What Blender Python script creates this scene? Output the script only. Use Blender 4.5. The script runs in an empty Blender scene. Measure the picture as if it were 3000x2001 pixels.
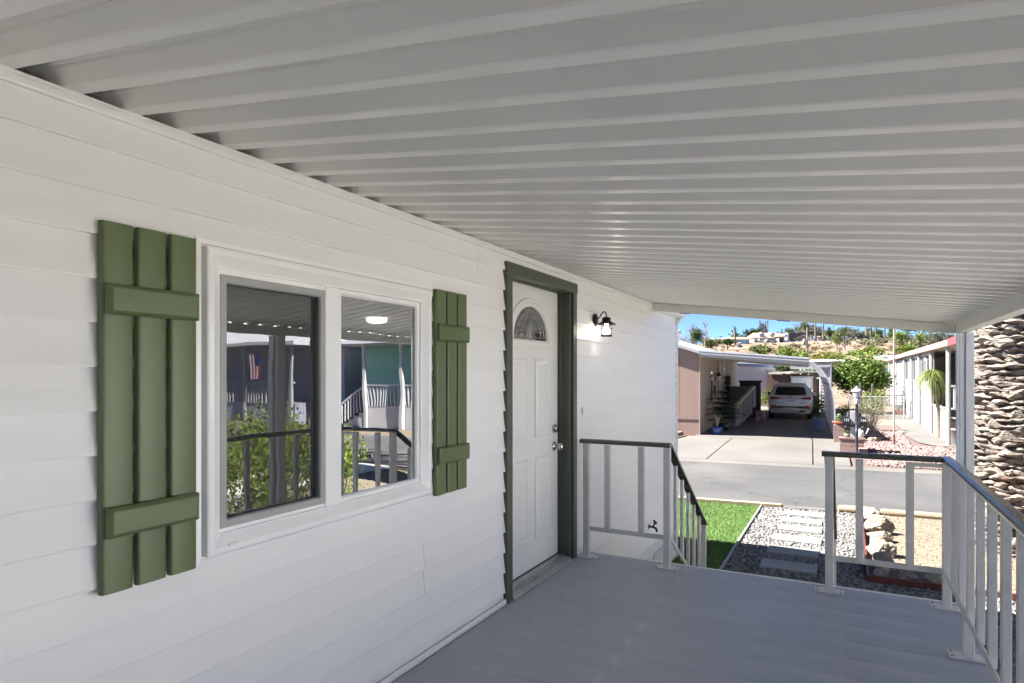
import bpy, bmesh, math, random
import numpy as np
from mathutils import Vector, Matrix, Quaternion
from mathutils import noise as mnoise
R = math.radians
SC = bpy.context.scene
COL = SC.collection
random.seed(7)

# ------------------------------------------------------------------ camera
cam = bpy.data.cameras.new('camera'); CAM = bpy.data.objects.new('camera', cam); COL.objects.link(CAM)
CAM.location = (0, 0, 1.44); CAM.rotation_euler = (R(90), 0, R(27.9))
cam.sensor_width = 36; cam.lens = 22.2; cam.shift_y = 0.0315; cam.clip_start = 0.05; cam.clip_end = 3000
SC.camera = CAM
# ------------------------------------------------------------------ light
SUN_EL, SUN_AZ = 47.0, 13.0            # the sun stands to the left (-X) and slightly behind the viewer
sdir = Vector((-math.cos(R(SUN_AZ))*math.cos(R(SUN_EL)), -math.sin(R(SUN_AZ))*math.cos(R(SUN_EL)), math.sin(R(SUN_EL))))
W = bpy.data.worlds.new('World'); SC.world = W; W.use_nodes = True
nt = W.node_tree; bg = nt.nodes['Background']
sky = nt.nodes.new('ShaderNodeTexSky'); sky.sky_type = 'NISHITA'; sky.sun_disc = False
sky.sun_elevation = R(SUN_EL); sky.sun_rotation = math.atan2(sdir.x, sdir.y)
sky.air_density = 0.28; sky.dust_density = 0.0; sky.ozone_density = 6.0
nt.links.new(sky.outputs['Color'], bg.inputs['Color']); bg.inputs['Strength'].default_value = 0.040
sl = bpy.data.lights.new('sun', 'SUN'); sl.energy = 3.3; sl.angle = R(0.5); sl.color = (1.0, 0.955, 0.89)
SUN = bpy.data.objects.new('sun', sl); COL.objects.link(SUN)
SUN.rotation_euler = sdir.to_track_quat('Z', 'Y').to_euler(); SUN.location = sdir*50
SC.view_settings.view_transform = 'Standard'; SC.view_settings.look = 'None'
SC.view_settings.exposure = 3.08; SC.view_settings.gamma = 1.0; SC.view_settings.use_curve_mapping = False
SC.cycles.max_bounces = 12; SC.cycles.diffuse_bounces = 8; SC.cycles.glossy_bounces = 4
SC.cycles.transparent_max_bounces = 12; SC.cycles.caustics_reflective = False; SC.cycles.caustics_refractive = False
SC.cycles.sample_clamp_indirect = 6.0

# ------------------------------------------------------------------ materials
MATS = {}
def srgb(r, g, b):
    f = lambda c: ((c/255+0.055)/1.055)**2.4 if c > 10 else c/255/12.92
    return (f(r), f(g), f(b))
def M(name, col, rough=0.5, metal=0.0, var=0.08, vs=4.0, big=0.0, bs=0.6, bump=0.0, bsc=80.0, st=(1,1,1), spec=0.5, coat=0.0, island=0.0, trans=0.0, col2=None, c2s=3.0, c2lo=.45, c2hi=.6, emit=None, es=0, speck=0.0, ss=90.0, slo=.68, crack=0.0, cs=.5, scuff=0.0, fs=5.0, flo=.66, orand=0.0):
    m = bpy.data.materials.new(name); m.use_nodes = True; n = m.node_tree.nodes; l = m.node_tree.links
    p = n['Principled BSDF']; p.inputs['Roughness'].default_value = rough; p.inputs['Metallic'].default_value = metal
    p.inputs['Specular IOR Level'].default_value = spec; p.inputs['Coat Weight'].default_value = coat
    tc = n.new('ShaderNodeTexCoord'); mp = n.new('ShaderNodeMapping'); mp.inputs['Scale'].default_value = st
    l.new(tc.outputs['Object'], mp.inputs['Vector'])
    src = n.new('ShaderNodeRGB'); src.outputs[0].default_value = (*col, 1); cur = src.outputs[0]
    if col2 is not None:
        t = n.new('ShaderNodeTexNoise'); t.inputs['Scale'].default_value = c2s; t.inputs['Detail'].default_value = 5
        l.new(mp.outputs[0], t.inputs['Vector'])
        r = n.new('ShaderNodeMapRange'); r.inputs[1].default_value = c2lo; r.inputs[2].default_value = c2hi
        l.new(t.outputs['Fac'], r.inputs[0])
        mx = n.new('ShaderNodeMixRGB'); l.new(r.outputs[0], mx.inputs[0]); l.new(cur, mx.inputs[1]); mx.inputs[2].default_value = (*col2, 1); cur = mx.outputs[0]
    def mul(cur, fac, lo, hi):
        r = n.new('ShaderNodeMapRange'); r.inputs[1].default_value = 0.3; r.inputs[2].default_value = 0.7; r.inputs[3].default_value = lo; r.inputs[4].default_value = hi
        l.new(fac, r.inputs[0]); v = n.new('ShaderNodeVectorMath'); v.operation = 'SCALE'; l.new(cur, v.inputs[0]); l.new(r.outputs[0], v.inputs['Scale']); return v.outputs[0]
    if var:
        t = n.new('ShaderNodeTexNoise'); t.inputs['Scale'].default_value = vs; t.inputs['Detail'].default_value = 6; l.new(mp.outputs[0], t.inputs['Vector'])
        cur = mul(cur, t.outputs['Fac'], 1-var, 1+var)
    if big:
        t = n.new('ShaderNodeTexNoise'); t.inputs['Scale'].default_value = bs; t.inputs['Detail'].default_value = 4; l.new(mp.outputs[0], t.inputs['Vector'])
        cur = mul(cur, t.outputs['Fac'], 1-big, 1+big)
    if speck:
        t = n.new('ShaderNodeTexNoise'); t.inputs['Scale'].default_value = ss; t.inputs['Detail'].default_value = 2; l.new(tc.outputs['Object'], t.inputs['Vector'])
        r = n.new('ShaderNodeMapRange'); r.inputs[1].default_value = slo; r.inputs[2].default_value = slo+.06; r.inputs[3].default_value = 1; r.inputs[4].default_value = 1-speck; l.new(t.outputs['Fac'], r.inputs[0])
        v = n.new('ShaderNodeVectorMath'); v.operation = 'SCALE'; l.new(cur, v.inputs[0]); l.new(r.outputs[0], v.inputs['Scale']); cur = v.outputs[0]
    if scuff:
        m2 = n.new('ShaderNodeMapping'); m2.inputs['Scale'].default_value = (1, .35, 1); m2.inputs['Rotation'].default_value = (0, 0, .6); l.new(tc.outputs['Object'], m2.inputs['Vector'])
        t = n.new('ShaderNodeTexNoise'); t.inputs['Scale'].default_value = fs; t.inputs['Detail'].default_value = 7; l.new(m2.outputs[0], t.inputs['Vector'])
        r = n.new('ShaderNodeMapRange'); r.inputs[1].default_value = flo; r.inputs[2].default_value = flo+.1; r.inputs[3].default_value = 1; r.inputs[4].default_value = 1+scuff; l.new(t.outputs['Fac'], r.inputs[0])
        v = n.new('ShaderNodeVectorMath'); v.operation = 'SCALE'; l.new(cur, v.inputs[0]); l.new(r.outputs[0], v.inputs['Scale']); cur = v.outputs[0]
    if crack:
        w = n.new('ShaderNodeTexNoise'); w.inputs['Scale'].default_value = 1.7; w.inputs['Detail'].default_value = 6; l.new(tc.outputs['Object'], w.inputs['Vector'])
        a = n.new('ShaderNodeVectorMath'); a.operation = 'SCALE'; a.inputs['Scale'].default_value = 1.1; l.new(w.outputs['Color'], a.inputs[0]); a2 = n.new('ShaderNodeVectorMath'); a2.operation = 'ADD'; l.new(tc.outputs['Object'], a2.inputs[0]); l.new(a.outputs[0], a2.inputs[1])
        vo = n.new('ShaderNodeTexVoronoi'); vo.feature = 'DISTANCE_TO_EDGE'; vo.inputs['Scale'].default_value = cs; l.new(a2.outputs[0], vo.inputs['Vector'])
        r = n.new('ShaderNodeMapRange'); r.inputs[1].default_value = 0; r.inputs[2].default_value = .012; r.inputs[3].default_value = 1-crack; r.inputs[4].default_value = 1; l.new(vo.outputs['Distance'], r.inputs[0])
        v = n.new('ShaderNodeVectorMath'); v.operation = 'SCALE'; l.new(cur, v.inputs[0]); l.new(r.outputs[0], v.inputs['Scale']); cur = v.outputs[0]
    if orand:
        g = n.new('ShaderNodeObjectInfo'); r = n.new('ShaderNodeMapRange'); r.inputs[3].default_value = 1-orand; r.inputs[4].default_value = 1+orand
        l.new(g.outputs['Random'], r.inputs[0]); v = n.new('ShaderNodeVectorMath'); v.operation = 'SCALE'; l.new(cur, v.inputs[0]); l.new(r.outputs[0], v.inputs['Scale']); cur = v.outputs[0]
    if island:
        g = n.new('ShaderNodeNewGeometry'); r = n.new('ShaderNodeMapRange'); r.inputs[3].default_value = 1-island; r.inputs[4].default_value = 1+island
        l.new(g.outputs['Random Per Island'], r.inputs[0]); v = n.new('ShaderNodeVectorMath'); v.operation = 'SCALE'; l.new(cur, v.inputs[0]); l.new(r.outputs[0], v.inputs['Scale']); cur = v.outputs[0]
    l.new(cur, p.inputs['Base Color'])
    if bump:
        t = n.new('ShaderNodeTexNoise'); t.inputs['Scale'].default_value = bsc; t.inputs['Detail'].default_value = 4; l.new(mp.outputs[0], t.inputs['Vector'])
        b = n.new('ShaderNodeBump'); b.inputs['Strength'].default_value = bump; b.inputs['Distance'].default_value = 0.01
        l.new(t.outputs['Fac'], b.inputs['Height']); l.new(b.outputs[0], p.inputs['Normal'])
    if trans:
        tr = n.new('ShaderNodeBsdfTranslucent'); l.new(cur, tr.inputs[0]); mx = n.new('ShaderNodeMixShader'); mx.inputs[0].default_value = trans
        l.new(p.outputs[0], mx.inputs[1]); l.new(tr.outputs[0], mx.inputs[2]); l.new(mx.outputs[0], n['Material Output'].inputs[0])
    if emit is not None:
        p.inputs['Emission Color'].default_value = (*emit, 1); p.inputs['Emission Strength'].default_value = es
    MATS[name] = m; return m
def glass_mat(name, tint, refl, wav=0.0, rough=0.0):
    m = bpy.data.materials.new(name); m.use_nodes = True; n = m.node_tree.nodes; l = m.node_tree.links
    n.remove(n['Principled BSDF'])
    t = n.new('ShaderNodeBsdfTransparent'); t.inputs[0].default_value = (*tint, 1)
    g = n.new('ShaderNodeBsdfGlossy'); g.inputs['Roughness'].default_value = rough; g.inputs[0].default_value = (.98, .99, 1, 1)
    fr = n.new('ShaderNodeLayerWeight'); fr.inputs[0].default_value = 0.5
    r = n.new('ShaderNodeMapRange'); r.inputs[1].default_value = 0; r.inputs[2].default_value = 1; r.inputs[3].default_value = refl; r.inputs[4].default_value = 1
    p = n.new('ShaderNodeMath'); p.operation = 'POWER'; p.inputs[1].default_value = 4; l.new(fr.outputs['Facing'], p.inputs[0]); l.new(p.outputs[0], r.inputs[0])
    mx = n.new('ShaderNodeMixShader'); l.new(r.outputs[0], mx.inputs[0]); l.new(t.outputs[0], mx.inputs[1]); l.new(g.outputs[0], mx.inputs[2])
    l.new(mx.outputs[0], n['Material Output'].inputs[0])
    if wav:
        tc = n.new('ShaderNodeTexCoord'); tx = n.new('ShaderNodeTexNoise'); tx.inputs['Scale'].default_value = 5; tx.inputs['Detail'].default_value = 1
        l.new(tc.outputs['Object'], tx.inputs['Vector']); b = n.new('ShaderNodeBump'); b.inputs['Strength'].default_value = wav; b.inputs['Distance'].default_value = .01
        l.new(tx.outputs['Fac'], b.inputs['Height']); l.new(b.outputs[0], g.inputs['Normal'])
    MATS[name] = m; return m
def screen_mat(name, op):
    m = bpy.data.materials.new(name); m.use_nodes = True; n = m.node_tree.nodes; l = m.node_tree.links
    p = n['Principled BSDF']; p.inputs['Base Color'].default_value = (.03, .03, .03, 1); p.inputs['Roughness'].default_value = .8
    t = n.new('ShaderNodeBsdfTransparent'); mx = n.new('ShaderNodeMixShader'); mx.inputs[0].default_value = op
    l.new(t.outputs[0], mx.inputs[1]); l.new(p.outputs[0], mx.inputs[2]); l.new(mx.outputs[0], n['Material Output'].inputs[0])
    MATS[name] = m; return m

M('siding', (.84, .835, .825), .42, orand=.010, var=.012, vs=3, big=.02, bump=.03, bsc=30, st=(8, 1.2, 8))
M('trim_white', (.80, .80, .79), .35, var=.02, vs=6)
M('vinyl', (.92, .92, .915), .18, var=.015, vs=5, spec=.6)
M('cavity', (.10, .105, .09), .8, var=.3, vs=8)
M('panel_paint', (.82, .815, .785), .26, var=.03, vs=2, big=.04, bs=.8, bump=.02, bsc=3, spec=.6, st=(.35, 1, 1))
M('beam_paint', (.72, .715, .68), .4, var=.05, vs=3)
M('post_paint', (.74, .75, .76), .4, var=.05, vs=5, big=.05)
M('rail_white', (.64, .635, .615), .38, var=.06, vs=9, big=.06, bs=2, speck=.25, ss=35, slo=.70)
M('rail_dark', srgb(74, 80, 70), .22, var=.06, vs=8, spec=.7)
M('bolt', (.35, .34, .32), .4, metal=.8, var=.2)
M('bounce_concrete', (.62, .60, .57), .8, var=.06, vs=12, big=.1, bs=.5)  # whitened paving colour, reflects sunlight into the porch as fill
M('deck', srgb(166, 170, 181), .48, orand=.02, speck=.35, ss=60, slo=.68, scuff=.3, fs=4, flo=.62, var=.07, vs=6, big=.10, bs=1.3, bump=.12, bsc=60, st=(.4, 1, 1), col2=srgb(146, 150, 163), c2s=2.2, c2lo=.5, c2hi=.66)
M('green', (.108, .15, .060), .35, var=.06, vs=5, bump=.08, bsc=160)
M('casing', srgb(74, 79, 69), .35, var=.05, vs=6, bump=.05, bsc=60)
M('door', (.80, .80, .785), .32, var=.015, vs=4, bump=.03, bsc=120)
M('alu', (.62, .62, .61), .35, metal=.7, var=.12, vs=10)
M('nickel', (.55, .53, .49), .18, metal=1, var=.03)
M('black_metal', (.012, .012, .011), .35, var=.2, vs=15)
M('screen_frame', (.38, .385, .38), .45, var=.05)
M('rubber', (.02, .02, .02), .6, var=0)
glass_mat('pane', (.22, .23, .22), .6, wav=.035)
glass_mat('leaded', (.25, .25, .25), .30, wav=.3, rough=.06)
glass_mat('clear', (.9, .9, .88), .06)
glass_mat('far_glass', (.10, .11, .12), .25)
screen_mat('screen', .42)
M('came', (.55, .55, .54), .3, metal=.6, var=.1)
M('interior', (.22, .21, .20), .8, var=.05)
M('lamp_glow', (.9, .9, .9), .4, var=0, emit=(1, .97, .92), es=5)
M('bulb_glow', (.9, .9, .9), .4, var=0, emit=(1, .93, .8), es=5)
M('asphalt', (.063, .063, .064), .85, crack=.4, cs=.38, var=.10, vs=60, big=.16, bs=.5, bump=.3, bsc=120, col2=(.082, .0815, .0805), c2s=.35)
M('concrete', (.118, .112, .105), .8, speck=.25, ss=25, slo=.66, var=.06, vs=12, big=.16, bs=.5, bump=.12, bsc=70, col2=(.132, .121, .109), c2s=.6, c2lo=.5, c2hi=.7)
M('slab', (.26, .26, .25), .8, orand=.08, speck=.2, ss=40, var=.06, vs=14, big=.05, bump=.2, bsc=90)
M('soil', (.165, .134, .098), .95, var=.25, vs=35, big=.12, bs=1.2, bump=.6, bsc=60)
M('hill_soil', (.145, .104, .07), .95, var=.2, vs=.5, big=.2, bs=.06, col2=(.18, .143, .105), c2s=.045)
M('gravel', (.165, .162, .157), .8, var=.1, vs=20, island=.5)
M('gravel_bed', (.09, .088, .085), .9, var=.4, vs=60, bump=.8, bsc=60)
M('red_gravel', (.19, .135, .125), .85, var=.15, vs=15, island=.45)
M('red_bed', (.11, .078, .07), .9, var=.3, vs=40, bump=.8, bsc=40)
M('turf', (.14, .24, .066), .7, var=.1, vs=3, island=.45, trans=.25)
M('turf_bed', (.11, .18, .05), .95, var=.3, vs=60)
M('edging_red', (.10, .028, .022), .5, var=.2, vs=10)
M('edging_grey', (.30, .30, .31), .5, var=.1)
M('rock', (.24, .21, .175), .85, orand=.15, var=.14, vs=9, big=.1, bs=3, bump=.7, bsc=22, col2=(.26, .19, .12), c2s=4, c2lo=.52, c2hi=.68)
M('log', (.27, .215, .15), .85, var=.2, vs=9, bump=.4, bsc=40, st=(.3, 1, 1))
M('wood_brown', (.16, .11, .075), .75, var=.2, vs=8)
M('boot', (.19, .162, .14), .9, orand=.2, var=.35, vs=14, bump=1.0, bsc=30, big=.3, bs=5, col2=(.085, .05, .034), c2s=4.5, c2lo=.52, c2hi=.62, st=(1, 1, 2.6), island=.3)
M('boot_core', (.10, .075, .06), .95, var=.3, vs=10)
def leafm(name, c, isl=.45, tr=.3): M(name, c, .55, var=.15, vs=3, island=isl, trans=tr, spec=.3)
leafm('leaf_citrus', (.12, .18, .04)); leafm('leaf_dark', (.035, .07, .02)); leafm('leaf_olive', (.10, .115, .045)); leafm('leaf_grey', (.10, .115, .085))
leafm('leaf_bright', (.14, .19, .035)); leafm('leaf_yellow', (.21, .19, .04)); leafm('leaf_mid', (.07, .115, .035)); leafm('leaf_dry', (.20, .15, .085)); leafm('leaf_palm', (.095, .125, .035)); leafm('leaf_pony', (.17, .22, .06))
leafm('leaf_succ', (.19, .25, .12), .3); leafm('leaf_red', (.14, .045, .05), .3); leafm('leaf_pink', (.45, .04, .12), .4)
M('bark', (.15, .115, .085), .9, var=.25, vs=12, bump=.5, bsc=30)
M('bark_pale', (.42, .37, .31), .85, var=.2, vs=4)
M('dead_twig', (.24, .19, .16), .9, var=.2)
M('home_pink', (.32, .225, .185), .75, var=.05, vs=10, big=.06, bs=.8, st=(6, 6, .6))
M('home_tan', (.46, .375, .30), .75, var=.06, vs=10, big=.07, bs=.8, st=(6, 6, .5))
M('white_far', (.42, .42, .425), .5, var=.04, vs=4)
M('bluewhite', (.60, .62, .68), .5, var=.04)
M('slate_blue', (.20, .25, .36), .5, var=.1)
M('shed_brown', (.085, .052, .042), .7, var=.1, vs=6, st=(5, 5, .4))
M('cream', (.52, .44, .34), .6, var=.05)
M('roof_white', (.62, .63, .66), .5, var=.06, vs=3)
M('roof_tan', (.38, .25, .17), .8, var=.15, vs=6)
M('roof_red', (.34, .215, .19), .55, var=.06)
M('roof_brick', (.33, .20, .15), .85, var=.15, vs=2)
M('red_trim', (.25, .045, .045), .45, var=.08)
M('arch_alu', (.55, .56, .60), .4, var=.06, vs=4)
M('block_pink', (.26, .175, .15), .85, orand=.1, var=.08, vs=14, bump=.3, bsc=60)
M('terracotta', (.48, .17, .09), .7, var=.1)
M('pot_blue', (.05, .10, .30), .18, var=.2, vs=4, spec=.6)
M('pot_lilac', (.20, .24, .36), .4, var=.06)
M('pot_dark', (.03, .03, .035), .5)
M('pot_grey', (.24, .22, .22), .6, var=.1)
M('pot_white', (.6, .62, .64), .5)
M('pole_navy', (.035, .04, .06), .35, var=.15, vs=10)
M('lamp_roof', (.45, .46, .52), .5)
M('lamp_white', (.7, .7, .72), .4, var=.02)
M('mailbox', (.012, .013, .016), .35)
M('mail_num', (.85, .85, .88), .5, var=0)
M('wire', (.42, .43, .42), .45, metal=.5)
M('window_tan', (.24, .19, .13), .35, var=.06)
M('flag_pole', (.50, .38, .36), .5, var=.12, vs=2)
M('flag_base', (.16, .07, .06), .6)
M('car_paint', (.72, .70, .67), .3, metal=.15, var=0, coat=.6)
M('car_dark', (.035, .035, .038), .55, var=.1)
M('car_grey', (.12, .12, .125), .5, var=.05)
M('chrome', (.72, .71, .69), .12, metal=1, var=0)
M('tail_red', (.30, .012, .015), .15, var=.05, coat=.5)
M('tail_amber', (.55, .22, .12), .2)
M('car_glass', (.008, .010, .013), .05, var=0, spec=.9)
M('tyre', (.014, .014, .014), .8)
M('plate', (.68, .68, .70), .4, var=0)
M('plate_txt', (.03, .04, .14), .5, var=0)
M('plastic_bin', (.28, .28, .33), .3, col2=(.30, .05, .07), c2s=6, c2lo=.48, c2hi=.55)
M('bucket_blue', (.02, .20, .34), .4)
M('cabinet', (.035, .035, .04), .5)
M('gate_grey', (.22, .225, .23), .5)
M('siding_green', (.24, .50, .42), .5, var=.05)
M('siding_grey', (.36, .38, .46), .5, var=.05)
M('flag_red', (.40, .02, .03), .7); M('flag_white', (.7, .7, .7), .7); M('flag_blue', (.02, .03, .15), .7)
M('rv_brown', (.075, .055, .045), .4, var=.1); M('rv_tan', (.40, .33, .26), .4)
M('utility', (.22, .18, .15), .85, var=.15)
M('cyan_roof', (.25, .38, .42), .5)
M('agave', (.22, .29, .14), .5, var=.1, island=.3)

# ------------------------------------------------------------------ builders
ROOTM = {}
def tag(o, label=None, cat=None, group=None, kind=None):
    if label: o['label'] = label
    if cat: o['category'] = cat
    if group: o['group'] = group
    if kind: o['kind'] = kind
    return o
def thing(name, label, cat, loc=(0,0,0), rz=0, group=None, rot=None):
    o = bpy.data.objects.new(name, None); COL.objects.link(o); o.empty_display_size = .1
    o.location = loc; o.rotation_euler = rot if rot else (0, 0, rz)
    ROOTM[o.name] = Matrix.Translation(Vector(loc)) @ o.rotation_euler.to_matrix().to_4x4()
    return tag(o, label, cat, group)
def rootm(p):
    while p.parent: p = p.parent
    return ROOTM.get(p.name, Matrix())
class MB:
    def __init__(s): s.v = []; s.f = []; s.sm = []
    def add(s, vs, fs, smooth=False):
        b = len(s.v); s.v += [tuple(v) for v in vs]; s.f += [tuple(b+i for i in f) for f in fs]; s.sm += [smooth]*len(fs); return s
    def box(s, a, b):
        x0,y0,z0 = [min(a[i],b[i]) for i in range(3)]; x1,y1,z1 = [max(a[i],b[i]) for i in range(3)]
        return s.add([(x0,y0,z0),(x1,y0,z0),(x1,y1,z0),(x0,y1,z0),(x0,y0,z1),(x1,y0,z1),(x1,y1,z1),(x0,y1,z1)],
                     [(0,3,2,1),(4,5,6,7),(0,1,5,4),(1,2,6,5),(2,3,7,6),(3,0,4,7)])
    def cbox(s, c, d): return s.box([c[i]-d[i]/2 for i in range(3)], [c[i]+d[i]/2 for i in range(3)])
    def bar(s, p, q, w, h, up=(0,0,1)):           # box beam from p to q, w across, h along up
        p = Vector(p); q = Vector(q); d = (q-p).normalized(); u = Vector(up); sd = d.cross(u)
        if sd.length < 1e-4: sd = d.cross(Vector((1,0,0)))
        sd.normalize(); u = sd.cross(d).normalized(); vs = []
        for e in (p, q):
            for a, b in ((-1,-1),(1,-1),(1,1),(-1,1)): vs.append(e + sd*a*w/2 + u*b*h/2)
        return s.add(vs, [(3,2,1,0),(4,5,6,7),(0,1,5,4),(1,2,6,5),(2,3,7,6),(3,0,4,7)])
    def tube(s, pts, r, n=8, caps=True):
        pts = [Vector(p) for p in pts]; rs = r if isinstance(r, (list, tuple)) else [r]*len(pts); vs = []; fs = []
        ref = None
        for i, p in enumerate(pts):
            d = (pts[min(i+1,len(pts)-1)]-pts[max(i-1,0)]).normalized()
            if ref is None: ref = d.orthogonal().normalized()
            ref = (ref - d*ref.dot(d)).normalized(); b = d.cross(ref)
            for k in range(n):
                a = 2*math.pi*k/n; vs.append(p + (ref*math.cos(a)+b*math.sin(a))*rs[i])
        for i in range(len(pts)-1):
            for k in range(n): fs.append((i*n+k, i*n+(k+1)%n, (i+1)*n+(k+1)%n, (i+1)*n+k))
        s.add(vs, fs, True)
        if caps:
            s.add(vs[:n][::-1], [tuple(range(n))]); s.add(vs[-n:], [tuple(range(n))])
        return s
    def lathe(s, prof, c=(0,0,0), n=20, axis='z'):  # prof: (r, h)
        vs = []; fs = []
        for r, h in prof:
            for k in range(n):
                a = 2*math.pi*k/n; x, y = r*math.cos(a), r*math.sin(a)
                v = (x, y, h) if axis == 'z' else ((h, x, y) if axis == 'x' else (x, h, -y))
                vs.append((c[0]+v[0], c[1]+v[1], c[2]+v[2]))
        for i in range(len(prof)-1):
            for k in range(n): fs.append((i*n+k, i*n+(k+1)%n, (i+1)*n+(k+1)%n, (i+1)*n+k))
        return s.add(vs, fs, True)
    def prism(s, poly, h0, h1, axis='z'):        # polygon (a,b) extruded along axis
        def P(a, b, h): return (a, b, h) if axis == 'z' else ((h, a, b) if axis == 'x' else (a, h, b))
        n = len(poly); vs = [P(a, b, h0) for a, b in poly]+[P(a, b, h1) for a, b in poly]
        return s.add(vs, [tuple(range(n))[::-1], tuple(range(n, 2*n))]+[(i, (i+1)%n, n+(i+1)%n, n+i) for i in range(n)])
    def ring(s, y0, y1, z0, z1, prof, x0):        # mitred frame on a plane x = x0; prof: (inset, xoff)
        vs = []; fs = []; m = len(prof)
        for i, x in prof: vs += [(x0+x, y0+i, z0+i), (x0+x, y1-i, z0+i), (x0+x, y1-i, z1-i), (x0+x, y0+i, z1-i)]
        for j in range(m-1):
            for k in range(4): fs.append((j*4+k, j*4+(k+1)%4, (j+1)*4+(k+1)%4, (j+1)*4+k))
        return s.add(vs, fs)
    def build(s, name, mat, parent=None, bevel=0, world=True, seg=2):
        me = bpy.data.meshes.new(name); vs = s.v
        if parent is not None and world:
            mi = rootm(parent).inverted(); vs = [tuple(mi @ Vector(v)) for v in vs]
        me.from_pydata(vs, [], s.f); me.polygons.foreach_set('use_smooth', s.sm); me.update()
        bm = bmesh.new(); bm.from_mesh(me)
        if not any(s.sm): bmesh.ops.recalc_face_normals(bm, faces=bm.faces)
        bm.to_mesh(me); bm.free()
        me.materials.append(MATS[mat]); o = bpy.data.objects.new(name, me); COL.objects.link(o)
        if parent is not None: o.parent = parent
        if bevel:
            b = o.modifiers.new('bevel', 'BEVEL'); b.width = bevel; b.segments = seg; b.limit_method = 'ANGLE'; b.angle_limit = R(35)
        return o
def part(name, mat, parent, fn, bevel=0, world=True):
    b = MB(); fn(b); return b.build(name, mat, parent, bevel, world)
def share(src, name, parent, loc=(0,0,0), rot=(0,0,0), scale=(1,1,1), mat=None):
    o = bpy.data.objects.new(name, src.data); COL.objects.link(o); o.parent = parent; o.location = loc; o.rotation_euler = rot; o.scale = scale
    for m in src.modifiers:
        b = o.modifiers.new(m.name, m.type)
        if m.type == 'BEVEL': b.width = m.width; b.segments = m.segments; b.limit_method = 'ANGLE'; b.angle_limit = m.angle_limit
    return o
def struct(name, mb, mat, **k):
    o = mb.build(name, mat, **k); o['kind'] = 'structure'; return o
def np_mesh(name, V, F, mat, smooth=False):
    me = bpy.data.meshes.new(name); V = np.asarray(V, np.float32); F = np.asarray(F, np.int32); n, k = F.shape
    me.vertices.add(len(V)); me.vertices.foreach_set('co', V.ravel()); me.loops.add(n*k); me.loops.foreach_set('vertex_index', F.ravel())
    me.polygons.add(n); me.polygons.foreach_set('loop_start', np.arange(0, n*k, k, dtype=np.int32))
    me.update(calc_edges=True); me.validate()
    if smooth: me.polygons.foreach_set('use_smooth', [True]*len(me.polygons))
    me.materials.append(MATS[mat]); return me
def link(name, me, parent=None, loc=(0,0,0), rot=(0,0,0), scale=(1,1,1)):
    o = bpy.data.objects.new(name, me); COL.objects.link(o)
    if parent is not None: o.parent = parent
    o.location = loc; o.rotation_euler = rot; o.scale = scale; return o
def leaves(name, n, rad, nc, cs, ls, mat, seed, asp=.45, shell=.5, flat=0.0):
    g = np.random.default_rng(seed); d = g.normal(size=(nc, 3)); d /= np.linalg.norm(d, axis=1)[:, None]
    c = d*(shell+(1-shell)*g.random((nc, 1)))*np.array(rad)*.9
    P = c[g.integers(0, nc, n)] + g.normal(size=(n, 3))*cs
    a = g.normal(size=(n, 3)); a[:, 2] *= 1-flat; a /= np.linalg.norm(a, axis=1)[:, None]
    b = np.cross(a, g.normal(size=(n, 3))); b /= np.linalg.norm(b, axis=1)[:, None]
    L = ls*(.6+.8*g.random((n, 1))); V = np.stack([P-a*L*.5, P+b*L*asp*.5, P+a*L*.5, P-b*L*asp*.5], 1).reshape(-1, 3)
    return np_mesh(name, V, np.arange(4*n).reshape(n, 4), mat)
def text_mesh(txt, size, mat, ext=.002):
    c = bpy.data.curves.new('t', 'FONT'); c.body = txt; c.size = size; c.extrude = ext; c.align_x = 'CENTER'; c.align_y = 'CENTER'; c.resolution_u = 2
    o = bpy.data.objects.new('t', c); COL.objects.link(o); bpy.context.view_layer.update()
    me = bpy.data.meshes.new_from_object(o.evaluated_get(bpy.context.evaluated_depsgraph_get())); bpy.data.objects.remove(o); bpy.data.curves.remove(c)
    me.materials.clear(); me.materials.append(MATS[mat]); return me
TH = R(27.9); CT, ST = math.cos(TH), math.sin(TH)
def at(px, dep):                                  # ground point seen in column px of the photograph at depth dep metres
    u = (px-1500)/1850*dep; return (u*CT-dep*ST, u*ST+dep*CT)
# ================================================================== SETTING
HP = [(-1e4,-.90),(17.3,-.90),(21,-.79),(38,-.60),(60,-.5),(90,1.9),(120,4.3),(160,6.3),(200,8.7),(240,11.4),(282,14.7),(330,15.0),(450,15.2),(1500,18)]
def gz(x, y):
    z = float(np.interp(y, [p[0] for p in HP], [p[1] for p in HP]))
    if y > 60:
        k = min(1, (y-60)/80); z += k*(.2*math.sin(x*.11+y*.05)+.15*math.sin(x*.31-y*.09))
        z -= max(0, (-x/y-.17))*18*k
    return z
def make_ground():
    xs = np.concatenate([np.linspace(-900,-120,14), np.linspace(-110,110,75), np.linspace(120,900,14)])
    ys = np.concatenate([np.linspace(-900,-30,10), np.linspace(-20,60,41), np.linspace(64,340,70), np.linspace(360,1800,14)])
    V = [(x, y, gz(x, y)) for y in ys for x in xs]; nx = len(xs)
    F = [(j*nx+i, j*nx+i+1, (j+1)*nx+i+1, (j+1)*nx+i) for j in range(len(ys)-1) for i in range(nx-1)]
    o = link('ground', np_mesh('ground', V, F, 'hill_soil', True)); o['kind'] = 'structure'
make_ground()
SY = lambda x, y0: y0+.09*x                         # the street runs slightly askew
def strip(y0, y1, z0, z1, x0=-70, x1=70, n=28):
    b = MB(); vs = []; fs = []
    for i in range(n+1):
        x = x0+(x1-x0)*i/n; vs += [(x, SY(x, y0), z0), (x, SY(x, y1), z1)]
    for i in range(n): fs.append((2*i, 2*i+2, 2*i+3, 2*i+1))
    b.add(vs, fs); return b
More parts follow.
